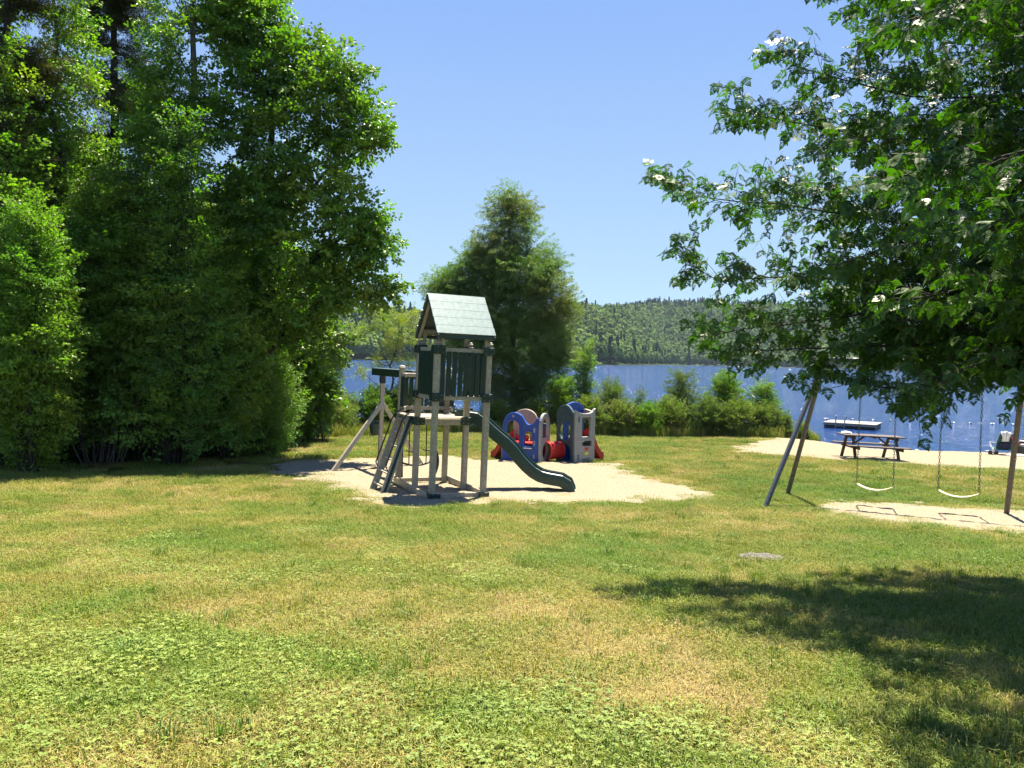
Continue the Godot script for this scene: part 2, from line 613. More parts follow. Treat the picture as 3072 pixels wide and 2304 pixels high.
func sand(called: String, poly: PackedVector2Array, label: String, cell: float) -> void:
	var lo := poly[0]
	var hi := poly[0]
	for p in poly:
		lo = lo.min(p)
		hi = hi.max(p)
	lo -= Vector2(0.8, 0.8)
	hi += Vector2(0.8, 0.8)
	var nx := int((hi.x - lo.x) / cell) + 1
	var nz := int((hi.y - lo.y) / cell) + 1
	var P := PackedVector3Array()
	var S := PackedFloat32Array()
	for j in nz:
		for i in nx:
			var x := lo.x + i * cell
			var z := lo.y + j * cell
			var e := edge(poly, Vector2(x, z)) + ragged(x, z)
			S.append(e)
			var rough := 0.018 * fine.get_noise_2d(x * 85.0, z * 85.0) + 0.014 * fine.get_noise_2d(x * 25.0, z * 25.0 + 9.0)
			P.append(Vector3(x, land(x, z) + clampf(-e * 0.10, -0.06, 0.022) + rough, z))
	var mb := MB.new()
	for j in range(1, nz - 2):
		for i in range(1, nx - 2):
			var p := j * nx + i
			if minf(minf(S[p], S[p + 1]), minf(S[p + nx], S[p + nx + 1])) > 0.45:
				continue
			var nn := []
			for q in [p, p + 1, p + nx, p + nx + 1]:
				nn.append((P[q + nx] - P[q - nx]).cross(P[q + 1] - P[q - 1]).normalized())
			mb.tri_n(P[p], P[p + nx], P[p + 1], nn[0], nn[2], nn[1])
			mb.tri_n(P[p + 1], P[p + nx], P[p + nx + 1], nn[1], nn[2], nn[3])
	setting(called, mb, M.sand, label)


func lake() -> void:
	var mb := MB.new()
	var y := LAKE
	mb.quad(Vector3(-1600, y, -24), Vector3(-1600, y, -1700), Vector3(2200, y, -1700), Vector3(2200, y, -24))
	for i in mb.n.size():
		mb.n[i] = Vector3.UP
	setting("lake_water", mb, M.lake_water, "rippled blue lake between the beach and the wooded hill")


func shore_far(x: float) -> float:
	return 560.0 + 480.0 * step(30.0, 250.0, x)


func hill_h(x: float, d: float) -> float:
	var s := shore_far(x)
	var top := 40.0 + 18.0 * step(0.0, 80.0, x) + 24.0 * step(80.0, 220.0, x) + 10.0 * step(250.0, 450.0, x) + 5.0 * broad.get_noise_2d(x * 0.7, 10.0)
	var h := top * step(-20.0, 330.0, d - s) - 1.9
	h += 3.0 * broad.get_noise_2d(x * 1.2, d * 1.2) * step(20.0, 150.0, d - s)
	h += 16.0 * exp(-pow((x - 285.0) / 120.0, 2.0)) * step(1220.0, 1500.0, d)
	return h


func hill() -> void:
	var mb := MB.new()
	var x := -700.0
	while x < 1300.0:
		var s := shore_far(x)
		var s1 := shore_far(x + 25.0)
		var k := 0.0
		while k < 700.0:
			var d0 := s - 15.0 + k
			var d1 := s1 - 15.0 + k
			mb.quad(Vector3(x, hill_h(x, d0), -d0), Vector3(x, hill_h(x, d0 + 25.0), -d0 - 25.0), Vector3(x + 25.0, hill_h(x + 25.0, d1 + 25.0), -d1 - 25.0), Vector3(x + 25.0, hill_h(x + 25.0, d1), -d1))
			k += 25.0
		x += 25.0
	setting("hill", mb, M.hill_floor, "long wooded hill across the lake")
	# tree crowns, metres
	var round_m := []
	for i in 5:
		var b := MB.new()
		lumpy(b, Vector3(0, 6.5, 0), Vector3(3.4, 4.6, 3.4), 0.55)  # inner core in a darker tone: shade inside the crown is painted
		for k in 130:
			var d := rdir()
			if d.y < -0.5:
				continue
			var wob := 1.0 + 0.22 * fine.get_noise_3d(d.x * 40.0 + i * 90.0, d.y * 40.0, d.z * 40.0)
			flake(b, Vector3(0, 7.0, 0) + d * Vector3(4.0, 5.4, 4.0) * wob * rnd(0.85, 1.03), (d + rdir() * 0.4).normalized(), rnd(0.8, 1.5), rnd(0.85, 1.12))
		round_m.append(b.mesh())
	var spire_m := []
	for i in 3:
		var b := MB.new()
		for k in 150:
			var t := pow(rng.randf(), 0.75)
			var a := rnd(0, TAU)
			var r := (1.0 - t) * 2.9 * rnd(0.55, 1.05) + 0.15
			var d := Vector3(cos(a), -0.35, sin(a))
			flake(b, Vector3(cos(a) * r, 1.5 + t * 15.0, sin(a) * r), (Vector3(cos(a), 0.9, sin(a)) + rdir() * 0.4).normalized(), rnd(0.6, 1.3), rnd(0.85, 1.12))
		spire_m.append(b.mesh())
	var xr := [[], [], [], [], []]
	var cr := [[], [], [], [], []]
	var xc := [[], [], []]
	var cc := [[], [], []]
	x = -430.0
	while x < 950.0:
		var k := -3.0
		while k < 520.0:
			var px := x + rnd(-3.4, 3.4)
			var d := shore_far(px) + k + rnd(-3.2, 3.2)
			k += 6.2
			if k > 330.0 and not (px > 60.0 and px < 540.0):
				continue
			var patch := broad.get_noise_2d(px * 1.1 + 300.0, d * 1.6)
			var con := -0.02 + 0.5 * patch + (0.22 if px < 30.0 else 0.0) + (0.45 if d > 1330.0 else 0.0) + (0.25 if k < 24.0 else 0.0)
			var s := rnd(0.75, 1.3)
			var p := Vector3(px, hill_h(px, d) - 0.5, -d)
			var xf := Transform3D(Basis(Vector3.UP, rnd(0, TAU)).scaled(Vector3(s, s * rnd(0.85, 1.2), s)), p)
			var tone := rnd(0.72, 1.25)
			if rng.randf() < con:
				var i := rng.randi() % 3
				xc[i].append(xf)
				cc[i].append(Color(0.040, 0.075, 0.042) * tone)
			else:
				var i := rng.randi() % 5
				xr[i].append(xf)
				var k2 := Color(0.085, 0.150, 0.040).lerp(Color(0.140, 0.190, 0.055), rng.randf())
				cr[i].append(k2 * tone)
		x += 6.2
	var f := Node3D.new()
	f.name = "forest"
	f.set_meta("kind", "stuff")
	f.set_meta("label", "mixed forest of round and pointed crowns covering the far hill")
	f.set_meta("category", "forest")
	add_child(f)
	for i in 5:
		copies("round_crowns", round_m[i], M.far_leaf, xr[i], cr[i], f).set_meta("kind", "stuff")
	for i in 3:
		copies("conifers", spire_m[i], M.far_leaf, xc[i], cc[i], f).set_meta("kind", "stuff")


func flake(b: MB, p: Vector3, nrm: Vector3, s: float, tone: float) -> void:
	var u := nrm.cross(Vector3(0.3, 0.9, 0.2)).normalized()
	var w := nrm.cross(u)
	var a := rnd(0, TAU)
	var u2 := (u * cos(a) + w * sin(a)) * s
	var w2 := (w * cos(a) - u * sin(a)) * s * rnd(0.5, 0.9)
	var col := Color(tone, tone, tone)
	b.quad(p - u2, p - w2 + nrm * 0.15 * s, p + u2 * 0.8, p + w2 - nrm * 0.1 * s, col)


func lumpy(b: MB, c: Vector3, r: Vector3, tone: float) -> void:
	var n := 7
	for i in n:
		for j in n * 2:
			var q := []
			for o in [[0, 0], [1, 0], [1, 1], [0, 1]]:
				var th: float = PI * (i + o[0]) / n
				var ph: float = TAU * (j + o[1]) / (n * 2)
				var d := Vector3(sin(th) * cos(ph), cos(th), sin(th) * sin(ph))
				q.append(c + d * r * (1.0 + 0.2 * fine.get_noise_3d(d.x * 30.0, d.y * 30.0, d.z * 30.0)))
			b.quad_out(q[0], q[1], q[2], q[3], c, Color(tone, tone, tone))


# ---- leaves ----
# a leafy shoot along +x: leaves to both sides of a twig and its side shoots
func shoot(n: int, length: float, width: float, leaf: float, slim: float, droop: float, twig_col := Color(0.5, 0.38, 0.3), messy := 0.55) -> Mesh:
	var b := MB.new()
	b.tube([Vector3.ZERO, Vector3(length * 0.5, length * 0.04, 0), Vector3(length, -droop * length * 0.35, 0)], [leaf * 0.06, leaf * 0.045, leaf * 0.02], 3, twig_col, false)
	for i in n:
		var t := pow(rng.randf(), 0.8)
		var side := rnd(-1, 1)
		var p := Vector3(length * t, -droop * length * 0.35 * t * t + rnd(-0.07, 0.09) * length, side * width * (1.0 - 0.55 * t))
		var dir := (Vector3(0.6, -droop * rnd(0.3, 1.4), signf(side) * 0.7) + rdir() * messy).normalized()
		var up := (Vector3(0, 1, 0) + rdir() * messy * 1.2).normalized()
		leaf2(b, p, dir, up, leaf * rnd(0.7, 1.2), slim)
	return b.mesh()


func leaf2(b: MB, p: Vector3, dir: Vector3, up: Vector3, s: float, slim: float) -> void:
	var side := dir.cross(up).normalized()
	var nrm := side.cross(dir)
	var tone := rnd(0.78, 1.22)
	var col := Color(tone, tone, tone)
	var tip := p + dir * s
	var m := p + dir * s * 0.45
	b.tri(p, m + side * s * slim + nrm * s * 0.10, tip, col)
	b.tri(p, tip, m - side * s * slim + nrm * s * 0.10, col)


# fills egg-shaped lobes [centre, radius, share] with shoots; gaps stay between the lobes
func crown(root: Node3D, lobes: Array, shoots: Array, m: Material, density: float, size: float, tones: Array, called := "crown", up_bias := 0.25, squash := 0.8) -> void:
	var xs := []
	var cs := []
	for s in shoots:
		xs.append([])
		cs.append([])
	for L in lobes:
		var r: float = L[1]
		var cnt := int(density * 12.57 * r * r * (L[2] if L.size() > 2 else 1.0) * rnd(0.55, 1.45)) + 1
		var base: Color = tones[rng.randi() % tones.size()]
		base = base.lerp(Color(base.g * 0.95, base.g * 1.08, base.b), rng.randf() * rng.randf() * 0.6)
		for i in cnt:
			var d := rdir()
			var p: Vector3 = L[0] + d * Vector3(1, squash, 1) * r * lerpf(0.35, 1.0, sqrt(rng.randf()))
			var out := (d + Vector3(0, up_bias, 0) + rdir() * 0.55).normalized()
			var up := (Vector3.UP + rdir() * 0.35).normalized()
			var zz := out.cross(up).normalized()
			var yy := zz.cross(out)
			var s := size * rnd(0.75, 1.3)
			var k := rng.randi() % shoots.size()
			xs[k].append(Transform3D(Basis(out * s, yy * s, zz * s), p - out * s * 0.3))
			var tone := rnd(0.8, 1.22)
			cs[k].append(Color(base.r * tone * rnd(0.9, 1.12), base.g * tone, base.b * tone))
	for k in shoots.size():
		if xs[k].size() > 0:
			copies(called, shoots[k], m, xs[k], cs[k], root)


func wood(root: Node3D, called: String, trunk: Array, r0: float, lobes: Array, m: Material, limbs := true) -> void:
	var b := MB.new()
	var rad := []
	for i in trunk.size():
		rad.append(r0 * lerpf(1.0, 0.18, float(i) / (trunk.size() - 1)))
	rad[0] *= 1.25
	b.tube(trunk, rad, 9)
	if limbs:
		for L in lobes:
			var c: Vector3 = L[0]
			# leave the trunk lower than the lobe, rise towards it
			var best := 0.0
			var k := 0
			for i in trunk.size():
				var want: float = c.y - 0.7 * Vector2(c.x - trunk[i].x, c.z - trunk[i].z).length()
				var sc := -absf(trunk[i].y - want)
				if i == 0 or sc > best:
					best = sc
					k = i
			k = maxi(k, 1)
			var s: Vector3 = trunk[k]
			var mid := s.lerp(c, 0.5) + Vector3(rnd(-0.15, 0.15), 0.12 * s.distance_to(c) * rnd(-0.3, 1.0), rnd(-0.15, 0.15))
			var rr: float = minf(rad[k] * 0.55, 0.018 * s.distance_to(c) + 0.012)
			b.tube([s, s.lerp(mid, 0.5) + rdir() * 0.05, mid, mid.lerp(c, 0.55) + rdir() * 0.08, c], [rr, rr * 0.85, rr * 0.65, rr * 0.45, rr * 0.2], 5)
			for q in 3:
				var e := c + rdir() * float(L[1]) * 0.8
				b.tube([mid.lerp(c, 0.6), e], [rr * 0.4, rr * 0.1], 4, WHITE, false)
	part(called, b, m, root)


func bent(base: Vector3, top: Vector3, n: int, wob: float) -> Array:
	var out := []
	for i in n:
		var t := float(i) / (n - 1)
		out.append(base.lerp(top, t) + Vector3(rnd(-wob, wob), 0, rnd(-wob, wob)) * sin(t * PI))
	return out


# lobes of a crown between heights h0 and h1 with widest radius R; shape says how the width runs from bottom to top
func auto_lobes(h0: float, h1: float, R: float, n: int, shape: String, lr := 0.45) -> Array:
	var out := []
	for i in n:
		var t := (i + rnd(0.1, 0.9)) / n
		var w := 1.0
		if shape == "round":
			w = sqrt(maxf(0.05, 1.0 - pow(2.0 * t - 0.9, 2.0) * 0.85))
		elif shape == "cone":
			w = 1.05 - 0.85 * t
		elif shape == "tall":
			w = sin(PI * clampf(0.12 + t * 0.80, 0, 1))
		var a := i * 2.4 + rnd(-0.5, 0.5)
		var r := R * w
		var q := r * lr * rnd(0.8, 1.2) + 0.15
		out.append([Vector3(cos(a) * (r - q) * rnd(0.5, 1.05), lerpf(h0, h1, t), sin(a) * (r - q) * rnd(0.5, 1.05)), q])
	return out


# ---- woods on the bank ----
var broad_shoots := []
var birch_shoots := []
var fine_shoots := []
var willow_shoots := []
var needle_shoots := []
var bush_shoots := []


func make_shoots() -> void:
	for i in 3:
		broad_shoots.append(shoot(58, 0.75, 0.38, 0.108, 0.40, 0.55, Color(0.5, 0.38, 0.3), 0.7))
		birch_shoots.append(shoot(74, 0.8, 0.34, 0.076, 0.38, 0.7, Color(0.5, 0.38, 0.3), 0.75))
		fine_shoots.append(shoot(60, 0.7, 0.30, 0.060, 0.36, 0.2, Color(0.5, 0.4, 0.3), 0.7))
		willow_shoots.append(shoot(80, 0.95, 0.26, 0.10, 0.16, 0.8, Color(0.6, 0.5, 0.3), 0.6))
		bush_shoots.append(shoot(54, 0.55, 0.22, 0.07, 0.32, 0.1, Color(0.5, 0.35, 0.25), 0.8))
		needle_shoots.append(shoot(120, 0.9, 0.22, 0.13, 0.05, 0.25, Color(0.6, 0.4, 0.3), 0.7))


func tree(called: String, label: String, x: float, z: float, h: float, r0: float, lobes: Array, shoots: Array, m: Material, density: float, size: float, tones: Array, bark: Material, lean := Vector3.ZERO, limbs := true, cat := "tree", group := "") -> Node3D:
	var t := thing(called, label, cat, on(x, z), group)
	wood(t, "trunk", bent(Vector3(0, -0.3, 0), Vector3(lean.x, h, lean.z), 9, 0.25), r0, lobes, bark, limbs)
	crown(t, lobes, shoots, m, density, size, tones)
	return t


func bush(called: String, label: String, x: float, z: float, lobes: Array, shoots: Array, density: float, size: float, tones: Array, cat := "shrub", group := "", upright := 0.6) -> Node3D:
	var t := thing(called, label, cat, on(x, z), group)
	var b := MB.new()
	for L in lobes:
		var c: Vector3 = L[0]
		for k in 2:
			var s := Vector3(c.x * 0.35 + rnd(-0.12, 0.12), -0.1, c.z * 0.35 + rnd(-0.12, 0.12))
			var e := c + rdir() * float(L[1]) * 0.6
			b.tube([s, s.lerp(e, 0.5) + rdir() * 0.06, e], [0.022, 0.016, 0.006], 4, WHITE, false)
	part("stem", b, M.bark, t)
	crown(t, lobes, shoots, M.soft_leaf, density, size, tones, "foliage", upright, 0.9)
	return t


func rel(lobes: Array, x: float, z: float) -> Array:
	var o := Vector3(x, land(x, z), z)
	var out := []
	for L in lobes:
		var q: Array = L.duplicate()
		q[0] = L[0] - o
		out.append(q)
	return out


func left_wood() -> void:
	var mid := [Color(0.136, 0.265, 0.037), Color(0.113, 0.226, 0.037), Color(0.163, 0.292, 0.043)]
	var deep := [Color(0.124, 0.234, 0.037), Color(0.108, 0.211, 0.034)]  # leaf greens slightly darker than mid, for back rows and hollow
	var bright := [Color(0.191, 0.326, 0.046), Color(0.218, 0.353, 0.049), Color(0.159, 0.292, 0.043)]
	var g := "trees of the wood beside the lawn"
	# the maple at the edge of the wood: lobes reach out over the lawn against the sky
	var x := -6.9
	var z := -22.3
	var L := [[Vector3(-4.85, 9.5, -21.6), 0.45], [Vector3(-4.75, 8.9, -21.5), 0.5], [Vector3(-5.3, 8.6, -21.3), 0.95], [Vector3(-4.25, 7.6, -21.2), 0.75], [Vector3(-4.8, 7.2, -21.8), 0.9], [Vector3(-5.3, 6.0, -21.2), 0.9], [Vector3(-4.35, 5.4, -21.0), 0.75], [Vector3(-4.1, 4.7, -21.3), 0.7, 1.2], [Vector3(-4.6, 4.3, -21.8), 0.8, 1.2], [Vector3(-4.0, 3.5, -21.2), 0.65, 1.2], [Vector3(-4.9, 3.5, -21.4), 0.8], [Vector3(-5.9, 4.6, -21.2), 1.0], [Vector3(-6.2, 7.2, -21.2), 1.2], [Vector3(-6.5, 9.2, -21.6), 1.0], [Vector3(-7.6, 10.9, -21.8), 0.9], [Vector3(-8.0, 11.8, -22.2), 0.8], [Vector3(-7.6, 10.6, -21.8), 1.3], [Vector3(-7.0, 5.4, -21.0), 1.1], [Vector3(-6.0, 2.8, -21.3), 0.9], [Vector3(-7.0, 3.6, -23.0), 1.1], [Vector3(-7.6, 6.0, -23.2), 1.1], [Vector3(-7.4, 8.2, -21.2), 1.1], [Vector3(-5.5, 2.0, -21.9), 0.8], [Vector3(-4.35, 9.3, -21.5), 0.25], [Vector3(-4.05, 8.35, -21.4), 0.32], [Vector3(-3.75, 7.45, -21.3), 0.30], [Vector3(-3.75, 5.45, -21.2), 0.32], [Vector3(-3.5, 3.35, -21.2), 0.34], [Vector3(-3.65, 4.6, -21.3), 0.28], [Vector3(-5.6, 10.0, -21.8), 0.4], [Vector3(-6.3, 10.5, -21.8), 0.45]]
	tree("broadleaf_tree", "tall tree at the edge of the wood, its boughs reaching over the lawn", x, z, 12.2, 0.22, rel(L, x, z), broad_shoots, M.leaf, 6.0, 0.95, mid, M.bark, Vector3(0.3, 0, 0.2), true, "tree", g)
	# the tall poplar in the middle of the wood front
	var P := auto_lobes(1.5, 12.8, 2.7, 30, "cone", 0.34)
	tree("broadleaf_tree", "tallest green tree in the middle of the wood front", -9.0, -20.6, 13.0, 0.22, P, birch_shoots, M.leaf, 5.5, 1.0, mid, M.pale_bark, Vector3(0.4, 0, -0.3), true, "tree", g)
	P = auto_lobes(2.0, 11.8, 2.3, 25, "cone", 0.34)
	tree("broadleaf_tree", "slim tree with pale green crown between the tallest tree and the pine", -11.3, -20.0, 12.0, 0.17, P, birch_shoots, M.leaf, 5.0, 1.0, bright, M.pale_bark, Vector3(-0.3, 0, 0.3), true, "tree", g)
	P = auto_lobes(4.0, 12.5, 2.4, 22, "round", 0.34)
	tree("broadleaf_tree", "tree with yellowish green leaves at the picture's top left corner", -13.6, -19.2, 12.5, 0.2, P, broad_shoots, M.leaf, 4.5, 1.0, bright, M.bark, Vector3(0.5, 0, 0), true, "tree", g)
	# pines with open dark limbs behind
	pine("pine_tree", "dark pine trunk with bare limbs at the left edge of the picture", -12.3, -19.0, 13.0, 0.20, 0.5)
	pine("pine_tree", "dark ragged pine standing behind the slim pale tree", -11.9, -23.2, 14.0, 0.24, 0.8)
	# second row, mostly hidden, closes the wood against light and view
	var back := [["broadleaf_tree", "broad dark tree in the second row behind the tallest tree", -9.2, -25.0, 7.5, 2.8], ["broadleaf_tree", "dark leafy tree in the second row behind the edge tree", -7.9, -26.5, 6.0, 2.2], ["broadleaf_tree", "dark crown in the second row behind the pines", -13.6, -24.0, 8.0, 3.2], ["broadleaf_tree", "dark tree deep in the wood at the far left", -16.6, -20.5, 9.0, 3.2], ["broadleaf_tree", "shaded tree in the third row of the wood", -11.3, -27.5, 7.0, 3.0]]
	for q in back:
		P = auto_lobes(0.8, q[4], q[5], 26, "round", 0.42)
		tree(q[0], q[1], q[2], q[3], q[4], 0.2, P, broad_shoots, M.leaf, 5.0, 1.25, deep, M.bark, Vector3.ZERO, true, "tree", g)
	# young growth along the front of the wood
	var y := "young trees and shrubs along the wood edge"
	P = auto_lobes(0.35, 5.6, 1.2, 24, "tall", 0.42)
	bush("young_tree", "bright green young tree at the left edge in front of the wood", -10.35, -16.9, P, birch_shoots, 13.0, 0.75, bright, "tree", y)
	P = auto_lobes(0.9, 6.8, 1.3, 18, "tall", 0.45)
	bush("young_tree", "slim young tree with mid green leaves beside the bright one", -9.9, -19.0, P, birch_shoots, 12.0, 0.8, mid, "tree", y)
	P = auto_lobes(0.8, 8.5, 1.7, 24, "cone", 0.42)
	bush("young_tree", "mid height young tree with lit top in front of the tallest tree", -8.1, -19.1, P, birch_shoots, 5.5, 0.9, mid, "tree", y)
	P = auto_lobes(1.0, 9.5, 1.7, 24, "cone", 0.42)
	bush("young_tree", "mid height leafy young tree between the bright young tree and the wood", -11.6, -17.9, P, birch_shoots, 5.5, 0.9, bright, "tree", y)
	P = auto_lobes(0.6, 3.9, 1.05, 15, "round", 0.45)
	bush("young_tree", "yellow green young tree glowing in front of the dark wood", -7.35, -20.4, P, broad_shoots, 12.0, 0.6, [Color(0.236, 0.336, 0.049), Color(0.181, 0.300, 0.049)], "tree", y)
	P = auto_lobes(1.0, 3.6, 1.4, 10, "round", 0.40)
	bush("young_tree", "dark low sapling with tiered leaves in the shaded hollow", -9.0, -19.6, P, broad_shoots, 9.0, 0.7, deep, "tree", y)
	P = auto_lobes(0.35, 3.6, 1.3, 18, "round", 0.42)
	bush("wood_shrub", "leafy shrub at the right end of the wood", -6.95, -27.2, P, fine_shoots, 20.0, 0.8, [Color(0.155, 0.265, 0.049), Color(0.136, 0.239, 0.046)], "shrub", y)
	P = auto_lobes(0.3, 2.6, 1.0, 12, "round", 0.42)
	bush("wood_shrub", "low round shrub beside the leaning stake", -7.0, -23.2, P, fine_shoots, 18.0, 0.75, mid, "shrub", y)
	P = auto_lobes(0.2, 2.4, 1.0, 14, "round", 0.42)
	bush("wood_shrub", "leafy shrub in front of the edge tree's trunk", -6.75, -21.3, P, fine_shoots, 14.0, 0.75, mid, "shrub", y)
	P = auto_lobes(0.25, 1.7, 1.0, 10, "round", 0.45)
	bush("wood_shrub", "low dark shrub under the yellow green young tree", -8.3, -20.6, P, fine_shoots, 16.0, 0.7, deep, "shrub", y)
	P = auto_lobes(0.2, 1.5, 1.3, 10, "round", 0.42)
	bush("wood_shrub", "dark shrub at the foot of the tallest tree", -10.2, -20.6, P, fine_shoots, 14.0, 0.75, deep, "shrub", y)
	# grey dead stems rising from one stool in the hollow
	var st := thing("bare_stems", "bare grey stems fanning up from the shaded hollow", "shrub", on(-9.6, -18.4))
	for k in 12:
		var a := lerpf(-0.75, 0.95, k / 11.0) + rnd(-0.08, 0.08)
		var b := MB.new()
		var e := Vector3(sin(a) * rnd(1.0, 1.9), rnd(1.0, 2.0), rnd(-0.5, 0.3))
		b.tube([Vector3(a * 0.5, -0.05, 0), e * 0.5 + Vector3(a * 0.25, 0.12, 0), e], [0.016, 0.012, 0.005], 5)
		part("stem", b, M.pale_bark, st)
	# ferns and low weeds in the shade at the edge
	var f := MB.new()
	for k in 11:
		var a := TAU * k / 11.0 + rnd(-0.2, 0.2)
		var out := Vector3(cos(a), 0, sin(a))
		for j in 9:
			var t := (j + 1) / 9.0
			var p := out * t * 0.42 + Vector3(0, 0.42 * sin(t * 2.3), 0)
			for s in [-1.0, 1.0]:
				leaf2(f, p, (out.cross(Vector3.UP) * s + out * 0.3 + Vector3(0, -0.15, 0)).normalized(), Vector3.UP, 0.13 * (1.15 - t), 0.2)
	var xs := []
	var cs := []
	for k in 620:
		var t := rng.randf()
		var px := lerpf(-13.5, -6.6, t)
		var pz := lerpf(-16.6, -22.0, t) - absf(rng.randfn()) * 0.9 + 0.1
		var s := rnd(0.6, 1.25)
		xs.append(Transform3D(Basis(Vector3.UP, rnd(0, TAU)).scaled(Vector3(s, s * rnd(0.7, 1.2), s)), Vector3(px, land(px, pz) - 0.03, pz)))
		cs.append(Color(0.119, 0.217, 0.039) * rnd(0.75, 1.25))
	var u := copies(numbered("undergrowth"), f.mesh(), M.soft_leaf, xs, cs, self)
	u.set_meta("kind", "stuff")
	u.set_meta("label", "shaded ferns and weeds along the foot of the wood")
	u.set_meta("category", "undergrowth")


func pine(called: String, label: String, x: float, z: float, h: float, r0: float, dens: float) -> void:
	var t := thing(called, label, "tree", on(x, z), "trees of the wood beside the lawn")
	var b := MB.new()
	var tr := bent(Vector3(0, -0.3, 0), Vector3(0.2, h, 0.1), 8, 0.12)
	var rad := []
	for i in 8:
		rad.append(r0 * (1.0 - 0.11 * i))
	b.tube(tr, rad, 9)
	var lobes := []
	var y := 2.5
	while y < h - 0.6:
		for k in 4:
			var a := rnd(0, TAU)
			var len := lerpf(2.2, 0.6, y / h) * rnd(0.6, 1.2)
			var s := Vector3(0.2 * y / h, y, 0.1 * y / h)
			var e := s + Vector3(cos(a) * len, rnd(-0.25, 0.35) * len, sin(a) * len)
			b.tube([s, s.lerp(e, 0.5) + Vector3(0, -0.08, 0), e], [0.035, 0.022, 0.008], 4, WHITE, false)
			if y > 4.5 and rng.randf() < dens:
				lobes.append([e.lerp(s, 0.15), 0.5])
				lobes.append([e.lerp(s, 0.45), 0.4])
		y += rnd(0.55, 0.9)
	part("trunk", b, M.bark, t)
	crown(t, lobes, needle_shoots, M.leaf, 7.0, 0.85, [Color(0.053, 0.085, 0.032), Color(0.097, 0.090, 0.036)], "crown", 0.35, 0.45)


